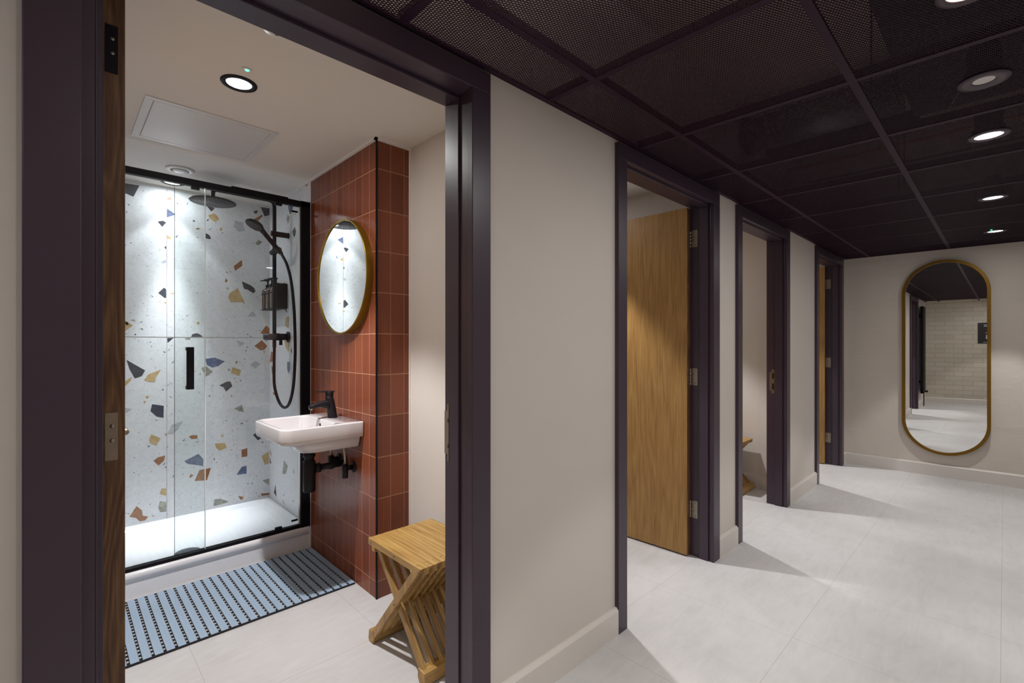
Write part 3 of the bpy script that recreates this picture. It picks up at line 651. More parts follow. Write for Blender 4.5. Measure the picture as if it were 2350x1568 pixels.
def lattice(y0, y1, hole=None, holder=None):
    """expanded diamond mesh between y0,y1 relative to the panel's cross-tee x; x runs 0.._612, sheared like the grid"""
    mb = MB(); W = .6125; a = math.radians(25.3); pitch = 7.55e-3; hw = .00095; t0, t1 = CZ+.0014, CZ+.0036
    for sg in (1, -1):
        d = Vector((math.cos(a), sg*math.sin(a))); nn = Vector((-d.y, d.x))
        cs = [Vector((x, y)).dot(nn) for x in (-.02, W+.02) for y in (y0, y1)]
        for k in range(int(min(cs)/pitch)-1, int(max(cs)/pitch)+2):
            c = k*pitch; p0 = nn*c; lo, hi = -9, 9
            for (pv, dv, a_, b_) in ((p0.y, d.y, y0, y1),):
                t = sorted(((a_-pv)/dv, (b_-pv)/dv)); lo = max(lo, t[0]); hi = min(hi, t[1])
            # x bounds shear with y: 0+shx(y) .. W+shx(y)
            ddx = d.x - (-SK)*d.y; px = p0.x - (-SK)*p0.y
            t = sorted(((0-px)/ddx, (W-px)/ddx)); lo = max(lo, t[0]); hi = min(hi, t[1])
            if hi-lo < .004: continue
            spans = [(lo, hi)]
            if hole:
                q = Vector(hole[:2])-p0; tm = q.dot(d); dist = abs(q.dot(nn))
                if dist < hole[2]:
                    h_ = math.sqrt(hole[2]**2-dist**2); spans = [(s0, s1) for s0, s1 in ((lo, min(hi, tm-h_)), (max(lo, tm+h_), hi)) if s1-s0 > .002]
            for s0, s1 in spans:
                A = p0+d*s0; B = p0+d*s1; n = len(mb.v)
                for P_ in (A, B):
                    for sx, z in ((-hw, t0), (hw, t0), (hw, t1), (-hw, t1)): mb.v.append((P_.x+nn.x*sx, P_.y+nn.y*sx, z))
                for ff in ((0,1,5,4),(1,2,6,5),(2,3,7,6),(3,0,4,7)): mb.face([n+i for i in ff])
    return mb
rows = {'wall edge strip beside the doors': (.956, WY-.002), 'first full row from the doors': (.356, .956), 'lamp row': (-.244, .356), 'row beyond the lamps': (-.844, -.244)}
LAMPK = {1: 'lamp', 3: 'lamp', 5: 'lamp', -1: 'lamp', 0: 'lamp', 2: 'lamp', 4: 'x'}
protos = {}
LX = {}
def rname(x):
    return ('just inside the brick wall', 'above the camera', 'near door', 'wall between near and second doors', 'second door', 'pier between second and third doors', 'third door', 'wall before the last door', 'last door', 'end wall corner')
spot_at = {0: 1.640, 1: 2.245, 2: 2.850, 4: 4.085, 6: 5.315, -2: .415}
k = -4
for rn, (ya, yb) in rows.items():
    for k in range(-4, 8):
        x0 = gx(k)
        if x0 > 5.9: continue
        hole = None; key = rn
        if rn == 'lamp row' and k in spot_at:
            hole = (spot_at[k]-x0, .048, .052); key = rn+str(round(hole[0], 3))
        if key not in protos:
            W_ = .6125
            o = lattice(ya, yb, hole).build('mesh_ceiling_panel', 'plum_metal')
            protos[key] = o
        else:
            o = protos[key].copy(); C.objects.link(o)
        if x0 > 5.3 and rn: # cut the last bay short at the end wall
            me = lattice(ya, yb, hole); x_end = endx(0)-x0
            keep = MB()
            for q in range(0, len(me.v), 8):
                vs = me.v[q:q+8]
                c0 = (Vector(vs[0])+Vector(vs[1]))/2; c1 = (Vector(vs[4])+Vector(vs[5]))/2
                xe = lambda p: p.x+SK*p.y
                if xe(c0) > x_end and xe(c1) > x_end: continue
                A_, B_ = (c0, c1) if xe(c0) < xe(c1) else (c1, c0)
                if xe(B_) > x_end:
                    fct = (x_end-xe(A_))/(xe(B_)-xe(A_)); d_ = (B_-A_)*(fct-1)
                    vs = [tuple(Vector(v)+(d_ if ((i_ < 4) == (B_ is c0)) else Vector())) for i_, v in enumerate(vs)]
                n = len(keep.v); keep.v += vs
                for ff in ((0,1,5,4),(1,2,6,5),(2,3,7,6),(3,0,4,7)): keep.face([n+i for i in ff])
            if not keep.v: 
                continue
            nm = keep.build('mesh_ceiling_panel', 'plum_metal'); C.objects.unlink(o)
            if protos.get(key) is o: protos.pop(key)
            bpy.data.objects.remove(o); o = nm
        o.location = (x0, 0, 0); o.rotation_euler = (0, 0, 0)
        where = {-4: 'behind the camera by the brick wall', -3: 'behind the camera', -2: 'above the camera', -1: 'over the near door', 0: 'over the wall between near and second doors', 1: 'over the second door', 2: 'over the second door far jamb',
                 3: 'over the third door', 4: 'over the third door far jamb', 5: 'over the wall before the last door', 6: 'over the last door', 7: 'against the end wall'}[k]
        tag(o, 'dark mesh ceiling panel, %s, %s' % (rn, where), 'ceiling panel', 'expanded mesh ceiling panels')

# ------------------------------------------------------------ lamps
def spot(parent, loc, watts, col, where, r=.036, soft=.03):
    (watts, glow), (deg, blend) = watts, CONE[where]; cone = math.radians(deg)
    al = bpy.data.lights.new('lens_glow', 'AREA'); al.shape = 'DISK'; al.size = 2*r; al.energy = glow; al.color = col
    a = bpy.data.objects.new('lens_glow', al); C.objects.link(a); a.parent = parent; a.location = (loc[0], loc[1], loc[2]+.006)
    ld = bpy.data.lights.new('lamp_light', 'SPOT'); ld.energy = watts; ld.color = col; ld.spot_size = cone; ld.spot_blend = blend; ld.shadow_soft_size = soft
    o = bpy.data.objects.new('lamp_light', ld); C.objects.link(o); o.parent = parent; o.location = loc
    return o
def corridor_lamp(x, y, on, label, lens='lamp_lens', rl=.045, led=False, glow=1.0, beam=1.0):
    t = empty('downlight', (x, y, CZ), label, 'ceiling light', 'recessed corridor downlights' if on else None)
    MB().lathe([(rl, -.002), (.046, -.006), (.065, -.005), (.066, -.001), (.066, 0), (rl, 0)], 40, cap0=False, cap1=False).build('trim_ring', 'plum_paint', t)
    MB().lathe([(rl+.001, -.0006), (rl-.004, -.0012)], 32).build('lens', lens, t)
    MB().lathe([(.050, .001), (.050, .03), (.044, .036), (.046, .085), (.034, .125), (.030, .13)], 28, None, False).build('housing', 'black_matt', t)
    if on: spot(t, (0, 0, -.012), (CORRIDOR_W[0]*beam, CORRIDOR_W[1]*glow), (1, .965, .94), 'corridor')
    if led: MB().lathe([(.007, -.002), (.005, -.005)], 14, Matrix.Translation((-.085, .02, 0))).build('indicator_led', 'green_led', t)
    return t
corridor_lamp(5.315, .050, True, 'lit black-rimmed downlight nearest the end wall, with green dot beside it', led=True, glow=.35, beam=1.5)
corridor_lamp(4.085, .048, True, 'lit black-rimmed downlight second from the end wall', glow=.7, beam=1.15)
corridor_lamp(2.850, .046, True, 'largest lit black-rimmed downlight, third from the end wall')
corridor_lamp(1.640, .060, True, 'warm lit downlight cut by the top edge of the photo', lens='lamp_lens_warm', glow=1.25)
corridor_lamp(.415, .060, True, 'lit downlight above and behind the camera', glow=.45, beam=.8)
corridor_lamp(-.81, .060, True, 'lit downlight nearest the brick wall')
t = corridor_lamp(2.245, .048, False, 'unlit black-rimmed ceiling fitting with small grey lens', lens='lens_off', rl=.030); t.name = 'emergency_light'
def room_lamp(x, y, watts, label, grp, col=(1, .985, .985), where='room'):
    t = empty('downlight', (x, y, RZ), label, 'ceiling light', grp)
    MB().lathe([(.043, -.001), (.047, -.006), (.061, -.005), (.063, -.001), (.063, 0), (.043, 0)], 44, cap0=False, cap1=False).build('trim_ring', 'black_matt', t)
    MB().lathe([(.0435, -.0012), (.036, -.0035), (.02, -.004)], 36).build('lens', 'lamp_lens', t)
    spot(t, (0, 0, -.014), watts, col, where); return t
room_lamp(.510, 2.048, ROOM_W, 'lit black-rimmed downlight nearest the door in the near shower room', 'shower room downlights')
shower_lamp = room_lamp(.525, 3.590, SHOWER_W, 'lit black-rimmed downlight over the shower tray, behind the screen', 'shower room downlights', (.91, .955, 1), 'shower')
for wt, dg in ((34, 54), (235, 34)):     # the beam of this fitting is brightest straight down
    sd = bpy.data.lights.new('lamp_core', 'SPOT'); sd.energy = wt; sd.color = (.91, .955, 1); sd.spot_size = math.radians(dg); sd.spot_blend = 1; sd.shadow_soft_size = .03
    so = bpy.data.objects.new('lamp_core', sd); C.objects.link(so); so.parent = shower_lamp; so.location = (0, 0, -.014)
room_lamp(2.265, 2.048, (105, 2.4), 'lit downlight in the second cubicle', 'shower room downlights')
room_lamp(3.580, 2.048, (105, 2.4), 'lit downlight in the third cubicle', 'shower room downlights')
room_lamp(5.340, 2.048, (105, 2.4), 'lit downlight in the last cubicle', 'shower room downlights')
t = empty('indicator_light', (.505, 1.922, RZ), 'tiny green glowing indicator beside the near room downlight', 'indicator light')
MB().lathe([(.016, 0), (.015, -.003), (.010, -.004)], 20).build('bezel', 'white_plastic', t); MB().lathe([(.0075, -.004), (.005, -.0065)], 16).build('led', 'green_led', t)
t = empty('smoke_detector', (.500, 1.588, RZ), 'small round white ceiling sensor half hidden by the near door head', 'sensor')
MB().lathe([(.045, 0), (.045, -.012), (.036, -.022), (.015, -.026)], 28).build('body', 'white_plastic', t); MB().lathe([(.012, -.026), (.008, -.032)], 16).build('lens', 'dark_grey_plastic', t)
t = empty('air_valve', (.517, 3.295, RZ), 'round white extractor valve on the ceiling before the shower', 'air vent')
MB().lathe([(.070, 0), (.070, -.004), (.062, -.010), (.046, -.009), (.044, -.002)], 40, cap1=False).build('flange', 'white_plastic', t)
MB().lathe([(.044, -.002), (.036, -.002)], 40, cap0=False).build('throat', 'dark_grey_plastic', t)
MB().lathe([(.036, -.001), (.037, -.010), (.030, -.015), (.008, -.016)], 36).build('disc', 'white_plastic', t)
t = empty('access_panel', (.515, 2.655, RZ), 'square white access hatch set in the near room ceiling', 'access panel')
fr = MB()
for a, b_ in (((-.255, -.255), (.255, -.228)), ((-.255, .228), (.255, .255)), ((-.255, -.228), (-.225, .228)), ((.225, -.228), (.255, .228))): fr.box((a[0], a[1], -.004), (b_[0], b_[1], 0))
fr.build('frame', 'white_metal', t, .001, 1); MB().box((-.222, -.225, -.0035), (.2235, .2265, .004)).build('hatch', 'white_metal', t, .0008, 1)

# ------------------------------------------------------------ services above the mesh
t = empty('air_duct', (3.22, .80, 2.58), 'round galvanised air duct above the mesh ceiling', 'duct')
MB().cyl((0, -.42, 0), (0, .34, 0), .105, seg=36).build('pipe', 'galvanised', t); MB().cyl((0, .33, 0), (0, .355, 0), .112, seg=36).build('collar', 'duct_grey', t)
tag(MB().box((.9, -1.0, 2.50), (3.42, .345, 2.745)).build('box_duct', 'duct_grey', None, .004, 1), 'broad dark rectangular duct above the mesh ceiling', 'duct')
tag(MB().cyl((3.60, .34, 2.58), (3.60, 1.15, 2.58), .035, seg=20).build('insulated_pipe', 'insulation'), 'black insulated pipe above the mesh beside the round duct', 'pipe')
tag(MB().cyl((4.05, -1.0, 2.58), (4.05, 1.16, 2.58), .011, seg=14).build('copper_pipe', 'copper'), 'thin copper pipe above the mesh ceiling', 'pipe')
t = empty('cable_tray', (4.42, .06, 2.56), 'pale steel cable tray above the mesh between lamps', 'cable tray')
MB().box((-.05, -1.1, 0), (-.03, 1.05, .03)).box((.03, -1.1, 0), (.05, 1.05, .03)).build('side_rail', 'cable_white', t); MB().box((-.03, -1.1, 0), (.03, 1.05, .003)).build('bed', 'duct_grey', t)
tag(MB().tube(catmull([(2.76, .10, 2.40), (2.87, .155, 2.33), (3.02, .22, 2.30), (3.15, .27, 2.38)], 8), .0035, 8).build('lamp_cable', 'cable_white'), 'white loose cable hanging above the mesh by the unlit fitting', 'cable')
t = empty('added_fill_light', (.45, .12, 2.47), 'added unseen fill light above the mesh ceiling, brightening the slab', 'ceiling light')  # unseen fixture added to brighten the slab and services above the mesh
MB().box((-.35, -.03, .0), (.35, .03, .04)).build('body', 'white_metal', t); MB().box((-.34, -.025, .0405), (.34, .025, .045)).build('fill_panel', 'added_fill_glow', t)
for x, y, t in ((2.45, .385, 'left of the round duct'), (3.52, .40, 'beside the black pipe'), (4.30, .52, 'beside the cable tray')):
    tag(MB().cyl((x, y, CZ+.036), (x, y, SOF), .0032, seg=8).build('hanger_rod', 'duct_grey'), 'thin dark hanger rod above the mesh '+t, 'hanger rod', 'hanger rods above the mesh')

# ------------------------------------------------------------ pill mirror on the end wall, poster, radiator
def stadium(w_, h_, n=24):
    r = w_/2; out = []
    for i in range(n+1): a = math.pi*i/n; out.append((r*math.cos(a), h_/2-r+r*math.sin(a)))
    for i in range(n+1): a = math.pi+math.pi*i/n; out.append((r*math.cos(a), -h_/2+r+r*math.sin(a)))
    return out
def framed_mirror(par, outer, inner, depth, lip, m_frame, tilt=0):
    """in a local frame: u across, v up, w out of the wall"""
    n = len(outer); mb = MB(); mb.sm = False
    mb.rings([[(u, v, 0) for u, v in outer], [(u, v, depth) for u, v in outer], [(u, v, depth) for u, v in inner], [(u, v, depth-lip) for u, v in inner]], False, False)
    mb.build('frame', m_frame, par, .0012, 1)
    g_ = MB(); g_.prism(inner, .002, depth-lip); g_.build('mirror_pane', 'mirror_glass', par)
zc = 1.1215; yc = .388
t = empty('pill_mirror', (endx(yc)+.002, yc, zc), 'tall pill-shaped wall mirror with slim brass frame on the end wall', 'mirror')
t.rotation_euler = Matrix(((0, 0, -1), (-1, 0, 0), (0, 1, 0))).to_euler()
framed_mirror(t, stadium(.612, 1.822), stadium(.562, 1.772), .034, .010, 'brass_dark')
t.location.x = endx(.388)-.036+.0; t.location.x = endx(.388+.306)-.002
MB().box((-.2, -.6, -.012), (.2, .6, .001)).build('wall_spacer', 'black_matt', t)
t = empty('round_mirror', (1.1305, 2.465, 1.607), 'round brass-framed wall mirror on the red tiled pier', 'mirror')
t.rotation_euler = Matrix(((0, 0, -1), (-1, 0, 0), (0, 1, 0))).to_euler()
ci = lambda r: [(r*math.cos(2*math.pi*i/96), r*math.sin(2*math.pi*i/96)) for i in range(96)]
framed_mirror(t, ci(.305), ci(.298), .036, .006, 'brass')
t = empty('poster', (brickx(.23)+.003, .23, 1.465), 'dark portrait poster on the brick wall, seen in the pill mirror', 'poster'); t.rotation_euler = (0, 0, -ang)
MB().box((0, -.15, -.21), (.004, .15, .21)).build('board', 'poster_black', t)
for z, a, b_, h_ in ((.165, -.06, .06, .006), (.14, -.055, .06, .006), (-.185, -.05, .07, .004), (-.08, -.03, .03, .04)): MB().box((.004, a, z-h_), (.0045, b_, z+h_)).build('pale_print', 'poster_white', t)
MB().box((.004, -.03, -.015), (.0045, .04, .015)).build('red_print', 'poster_red', t)
t = empty('column_radiator', (-.38, WY, .28), 'tall black column radiator left of the near door, seen in the pill mirror', 'radiator')
r_ = MB()
for i in range(6): r_.box((-.18+i*.062, -.078, .0), (-.18+i*.062+.052, -.03, 1.70))
r_.build('column', 'black_metal', t, .012, 3)
for z in (.03, 1.64): MB().box((-.18, -.058, z), (.182, -.04, z+.03)).build('header', 'black_metal', t)
for x, z in ((-.1, 1.5), (.06, 1.5), (-.1, .2), (.06, .2)): MB().box((x, -.03, z), (x+.04, .0, z+.04)).build('bracket', 'black_metal', t)
MB().cyl((-.20, -.05, -.28), (-.20, -.05, .08), .008, seg=12).cyl((-.20, -.05, .02), (-.20, -.11, .02), .02, seg=16).build('valve', 'black_metal', t)

# ------------------------------------------------------------ shower: tray, screen, riser, soap bottles
t = empty('shower_tray', (.53, 3.34, 0), 'white shower tray on a raised plinth', 'shower tray')
def TL(mb): mb.v = [(x-.53, y-3.34, z) for x, y, z in mb.v]; return mb
x0, x1, y0, y1 = -.068, 1.128, 2.950, 3.730
tr = MB(); tr.sm = True
R_ = lambda i, z, r=.02: rrect(x0+i, x1-i, y0+i, y1-i, r, z, 5)
def RI(l, fr_, z, r): return rrect(x0+l, x1-l, y0+fr_, y1-l, r, z, 5)
tr.rings([R_(0, .088, .004), R_(0, .118, .004), R_(.0035, .126, .006), R_(.009, .130, .008), RI(.035, .060, .130, .05), RI(.040, .065, .127, .05), RI(.052, .078, .108, .05), RI(.075, .10, .103, .06), RI(.25, .28, .100, .05)], True, True)
TL(tr).build('basin', 'acrylic', t)
TL(MB().box((x0, y0+.005, 0), (x1, y1, .0885))).build('plinth', 'acrylic', t)
TL(MB().box((x1-.008, y0-.002, 0), (x1+.001, y0+.006, .128))).build('sealant', 'silicone', t)
dr = MB().lathe([(.063, .100), (.063, .108), (.058, .114), (.03, .119), (.012, .120)], 40, Matrix.Translation((.520, 3.093, 0))); TL(dr).build('waste_cover', 'dark_grey_plastic', t)
t = empty('shower_screen', (.53, 2.98, .13), 'black-framed sliding glass shower screen', 'shower screen')
def SL(mb): mb.v = [(x-.53, y-2.98, z-.13) for x, y, z in mb.v]; return mb
SL(MB().box((-.068, 2.962, 2.084), (1.128, 2.998, 2.117)).box((.70, 2.960, 2.112), (1.0, 2.999, 2.123))).build('top_rail', 'black_metal', t, .002, 1)
SL(MB().box((-.068, 2.966, .130), (1.128, 2.996, .150))).build('bottom_rail', 'black_metal', t, .002, 1)
SL(MB().box((1.074, 2.962, .1302), (1.1295, 3.000, 2.119))).build('wall_post', 'black_metal', t, .0015, 1)
SL(MB().box((-.068, 2.964, .1305), (-.03, 2.998, 2.117))).build('wall_post', 'black_metal', t, .0015, 1)
gp = SL(MB().box((-.03, 2.969, .15), (.576, 2.975, 2.084))).build('sliding_door', 'shower_glass', t)
SL(MB().box((.5755, 2.9685, .152), (.5795, 2.9765, 2.083))).build('edge_seal', 'seal', gp)
SL(MB().box((.489, 2.945, 1.012), (.502, 2.969, 1.03)).box((.489, 2.945, 1.214), (.502, 2.969, 1.232)).box((.489, 2.930, 1.012), (.521, 2.946, 1.232))).build('handle', 'black_metal', gp, .001, 1)
gp = SL(MB().box((.445, 2.983, .15), (1.074, 2.989, 2.084))).build('fixed_panel', 'shower_glass', t)
SL(MB().box((.4436, 2.9828, .152), (.4452, 2.9892, 2.083))).build('edge_strip', 'dark_grey_plastic', gp)
SL(MB().box((1.066, 2.982, .152), (1.074, 2.990, 2.083))).build('glazing_seal', 'seal', gp)
for z in (.176, 2.045): SL(MB().box((1.024, 2.976, z), (1.060, 2.983, z+.010))).build('clip', 'black_metal', gp)
for x, z in ((.93, .149), (.93, 2.066), (.515, 2.066)): SL(MB().box((x, 2.966, z), (x+.037, 2.982, z+.018))).build('guide_block', 'black_matt', t, .001, 1)

t = empty('shower_riser', (1.13, 3.34, 1.295), 'black shower riser with overhead disc, hand shower and mixer', 'shower')
def VL(mb): mb.v = [(x-1.13, y-3.34, z-1.295) for x, y, z in mb.v]; return mb
VL(MB().tube([(1.04, 3.34, 1.315)] + [(1.04, 3.34, z) for z in (1.6, 1.9, 2.13)] + catmull([(1.04, 3.34, 2.15), (1.032, 3.34, 2.178), (1.005, 3.34, 2.19), (.95, 3.34, 2.19), (.72, 3.34, 2.19), (.70, 3.34, 2.187), (.69, 3.34, 2.17), (.69, 3.34, 2.125)], 5), .0120, 14)).build('riser_pipe', 'black_matt', t)
VL(MB().lathe([(.015, 2.135), (.018, 2.124), (.10, 2.120), (.121, 2.116), (.123, 2.112), (.120, 2.109), (.05, 2.108)], 48, Matrix.Translation((.69, 3.34, 0)))).build('overhead_disc', 'black_matt', t)
nz = MB()
for rr in (.02, .04, .06, .08, .10, .112):
    for i in range(int(rr*320)): a = 6.283*i/int(rr*320); nz.cyl((.69+rr*math.cos(a), 3.34+rr*math.sin(a), 2.109), (.69+rr*math.cos(a), 3.34+rr*math.sin(a), 2.1055), .0028, .0018, 6)
VL(nz).build('nozzles', 'nozzle_grey', t)
VL(MB().cyl((.69, 3.34, 2.1095), (.69, 3.34, 2.1075), .114, seg=48)).build('spray_plate', 'dark_grey_plastic', t)
VL(MB().cyl((1.02, 3.34, 1.975), (1.1295, 3.34, 1.975), .018).cyl((1.1295-.003, 3.34, 1.975), (1.1295, 3.34, 1.975), .02)).build('wall_bracket', 'black_matt', t)
sl = VL(MB().cyl((1.04, 3.34, 1.842), (1.04, 3.34, 1.872), .017).cyl((1.04, 3.39, 1.857), (1.04, 3.30, 1.857), .017).cyl((1.043, 3.30, 1.857), (1.052, 3.275, 1.866), .016)).build('slider', 'black_matt', t)
hp0 = Vector((1.055, 3.285, 1.852)); hp1 = Vector((.965, 3.285, 1.955)); hd = (hp1-hp0).normalized()
hs = VL(MB().tube([hp0-hd*.02, hp0, hp0+hd*.05, hp1, hp1+hd*.03], [.012, .0145, .0145, .0145, .017], 14)).build('hand_shower', 'black_matt', t)
hn = Vector((-.45, -.08, -.89)).normalized(); hc = hp1+hd*.045+Vector((-.028, 0, .012))
Mh = Matrix.Translation(hc) @ hn.to_track_quat('Z', 'Y').to_matrix().to_4x4()
VL(MB().lathe([(.015, -.022), (.045, -.014), (.056, -.002), (.056, .008), (.052, .011)], 32, Mh)).build('spray_head', 'black_matt', hs)
nz = MB()
for rr in (.01, .02, .03, .04, .048):
    for i in range(int(rr*600)): a = 6.283*i/int(rr*600); nz.lathe([(.002, .011), (.0014, .014)], 6, Mh @ Matrix.Translation((rr*math.cos(a), rr*math.sin(a), 0)))
VL(nz).build('nozzles', 'nozzle_grey', hs)
VL(MB().cyl((1.065, 3.34, 1.295), (1.1295, 3.34, 1.295), .022).cyl((1.122, 3.34, 1.295), (1.1295, 3.34, 1.295), .036, .036, 28).cyl((1.05, 3.34, 1.295), (1.07, 3.34, 1.295), .024)).build('mixer_body', 'black_matt', t)
VL(MB().cyl((.975, 3.34, 1.295), (1.052, 3.34, 1.295), .020, .022, 24).box((.990, 3.31, 1.290), (1.04, 3.325, 1.30))).build('mixer_knob', 'dark_grey_plastic', t)
VL(MB().cyl((1.075, 3.325, 1.24), (1.075, 3.325, 1.28), .010).cyl((1.04, 3.34, 1.225), (1.04, 3.34, 1.33), .0115)).build('outlet', 'black_matt', t)
hose = catmull([(1.04, 3.34, 1.23), (1.035, 3.33, 1.10), (1.035, 3.32, .97), (1.05, 3.28, .87), (1.065, 3.22, .838), (1.075, 3.16, .875), (1.08, 3.11, .98), (1.08, 3.08, 1.15), (1.08, 3.08, 1.30), (1.08, 3.10, 1.48), (1.08, 3.15, 1.65), (1.075, 3.21, 1.76), (1.065, 3.265, 1.825), tuple(hp0-hd*.015)], 8)
VL(MB().tube(hose, .0092, 12)).build('hose', 'black_matt', t)

t = empty('bottle_holder', (1.13, 3.51, 1.49), 'black wall holder carrying the amber soap bottles', 'bottle holder')
MB().box((-.012, -.15, .0), (-.0005, .15, .165)).box((-.084, -.15, -.004), (-.0005, .15, .0)).box((-.070, -.15, .0), (-.0125, -.142, .165)).build('bracket', 'black_metal', t, .001, 1)
pr = MB()
for i in range(3): pr.lathe([(.0385, .10), (.0405, .10), (.0405, .106), (.0385, .106), (.0385, .10)], 28, Matrix.Translation((-.053, -.085+.086*i, 0)), False, False)
pr.build('ring', 'black_matt', t)
bt = empty('soap_bottle', (1.077, 3.425, 1.4905), 'amber pump bottle in the holder nearest the screen', 'bottle', 'amber soap bottles')
MB().lathe([(.034, 0), (.0375, .004), (.038, .02), (.038, .115), (.035, .132), (.022, .145), (.015, .150), (.015, .156)], 28).build('body', 'amber_glass', bt)
MB().lathe([(.015, .154), (.015, .172), (.006, .174), (.005, .196), (.011, .197), (.011, .205), (.006, .207)], 20).tube([(0, 0, .201), (-.02, .01, .203), (-.045, .02, .199)], [.006, .0045, .003], 10).build('pump', 'black_matt', bt)
for i, l in enumerate(('middle amber pump bottle of the three in the black holder', 'amber pump bottle nearest the back wall in the holder')):
    c2 = copy_tree(bt); c2.location = (1.077, 3.425+.086*(i+1), 1.4905); c2['label'] = l

# ------------------------------------------------------------ basin, tap, waste
t = empty('washbasin', (1.128, 2.48, .768), 'small white rectangular wall-hung basin on the red tiles', 'washbasin')
def BL(mb): mb.v = [(x-1.128, y-2.48, z-.768) for x, y, z in mb.v]; return mb
bx0, bx1, by0, by1 = .735, 1.1275, 2.258, 2.702; rc_ = (.004, .055, .055, .004)
def BR(i, z, r=None, j=None): 
    j = i if j is None else j
    return rrect(bx0+i, bx1-(0 if j == 0 else j), by0+i, by1-i, r or rc_, z, 7)
ba = MB(); ba.sm = True
low = lambda i, z, r, e: rrect(bx0+.085+e+i, bx1-i*.0-.0, by0+.045+i, by1-.045-i, (.004, r, r, .004), z, 7)
def inner(i, z, r, front=0): return rrect(bx0+.020+i, bx1-.125-i*.6, by0+.020+i, by1-.020-i, (r, r, r, r), z, 7)
ba.rings([low(.03, .716, .05, .05), low(.012, .722, .055, .02), low(.0, .745, .06, .0), low(-.008, .772, .06, -.02), BR(.020, .776, (.004, .05, .05, .004), 0.0), BR(.006, .779, None, 0.0), BR(.002, .787, None, 0.0), BR(0, .80, None, 0), BR(0, .848, None, 0), BR(.0015, .853, None, 0), BR(.005, .8555, None, 0),
          inner(-.004, .8555, .045), inner(0, .8535, .045), inner(.003, .846, .045), inner(.010, .80, .05), inner(.022, .768, .055), inner(.05, .757, .05), inner(.12, .753, .03)], True, True)
BL(ba).build('bowl', 'ceramic', t)
BL(MB().cyl((.999, 2.487, .822), (1.0035, 2.487, .8225), .013, seg=24)).build('overflow_ring', 'steel', t)
BL(MB().cyl((.9975, 2.487, .822), (1.000, 2.487, .8225), .009, seg=20)).build('overflow_hole', 'black_matt', t)
BL(MB().lathe([(.032, .7535), (.030, .7565), (.012, .757)], 28, Matrix.Translation((.88, 2.48, 0)))).build('waste_grid', 'steel', t)
t = empty('basin_tap', (1.065, 2.487, .8555), 'black single-lever mixer tap on the white basin', 'tap')
tp = MB(); tp.sm = True
def tring(cx, z, rx, ry, k=24, tilt=0): return [(cx+rx*math.cos(2*math.pi*i/k), ry*math.sin(2*math.pi*i/k), z+tilt*math.cos(2*math.pi*i/k)) for i in range(k)]
tp.rings([tring(0, 0, .025, .025), tring(0, .004, .025, .025), tring(-.006, .05, .0225, .023), tring(-.014, .095, .0210, .0215), tring(-.017, .110, .021, .021, tilt=-.003), tring(-.017, .114, .018, .018, tilt=-.003)])
tp.build('tap_body', 'black_matt', t)
spv = []
for x, z, hw_, hh_ in ((-.008, .064, .019, .032), (-.035, .074, .018, .022), (-.070, .076, .0165, .0145), (-.108, .069, .0155, .0115), (-.122, .064, .0150, .0095)):
    spv.append([(x+.0*c_, hw_*c_, z+hh_*s_) for c_, s_ in [(math.copysign(abs(math.cos(a))**.6, math.cos(a)), math.copysign(abs(math.sin(a))**.6, math.sin(a))) for a in [2*math.pi*i/20 for i in range(20)]]])
sp = MB(); sp.sm = True; sp.rings(spv); sp.build('spout', 'black_matt', t); MB().cyl((-.112, 0, .062), (-.116, 0, .052), .009, seg=18).build('aerator', 'steel', t)
lv = MB(); lv.sm = True
lv.rings([tring(-.017, .1145, .0195, .0195, tilt=-.003), tring(-.018, .132, .022, .021), tring(-.018, .140, .022, .021), tring(-.018, .143, .018, .017)])
lv.sm = False; n = len(lv.v)
for x, hw_, za, zb in ((.006, .016, .136, .1435), (-.04, .014, .138, .1445), (-.088, .010, .141, .1455)):
    lv.v += [(x, -hw_, za), (x, hw_, za), (x, hw_, zb), (x, -hw_, zb)]
for a in (0, 4):
    for i in range(4): lv.face((n+a+i, n+a+(i+1) % 4, n+a+4+(i+1) % 4, n+a+4+i))
lv.face((n+3, n+2, n+1, n)); lv.face((n+8, n+9, n+10, n+11)); lv.build('lever', 'black_matt', t, .0015, 2)
t = empty('bottle_trap', (.94, 2.48, .716), 'black bottle trap waste under the white basin', 'basin waste')
MB().lathe([(.026, 0), (.026, -.028), (.030, -.03), (.030, -.048), (.024, -.05), (.024, -.068), (.0305, -.070), (.0305, -.222), (.0285, -.226)], 32).build('trap_body', 'black_matt', t)
MB().cyl((.028, 0, -.112), (.055, 0, -.112), .024, seg=24).cyl((.050, 0, -.112), (.1895, 0, -.110), .0165, seg=20).cyl((.181, 0, -.110), (.1895, 0, -.110), .032, seg=28).build('outlet_pipe', 'black_matt', t)
v0 = None
for yy, zz, lab in ((2.545, .618, 'black angle valve under the basin, on its far side'), (2.372, .603, 'black angle valve under the basin, on its near side')):
    v = empty('angle_valve', (1.13, yy, zz), lab, 'valve', 'angle valves under the basin')
    MB().cyl((-.0005, 0, 0), (-.008, 0, 0), .028, seg=26).cyl((-.006, 0, 0), (-.055, 0, 0), .013, seg=18).build('wall_stub', 'black_matt', v)
    MB().cyl((-.048, 0, -.048), (-.048, 0, .022), .0155, seg=20).build('valve_body', 'black_matt', v)
    MB().cyl((-.048, 0, .022), (-.048, 0, .034), .010, seg=6).build('nut', 'steel', v)
    MB().tube(catmull([(-.048, 0, .03), (-.05, .0, .07), (-.045, (2.487-yy)*.2, .12)], 6), .0052, 10).build('flexible_hose', 'braid', v)

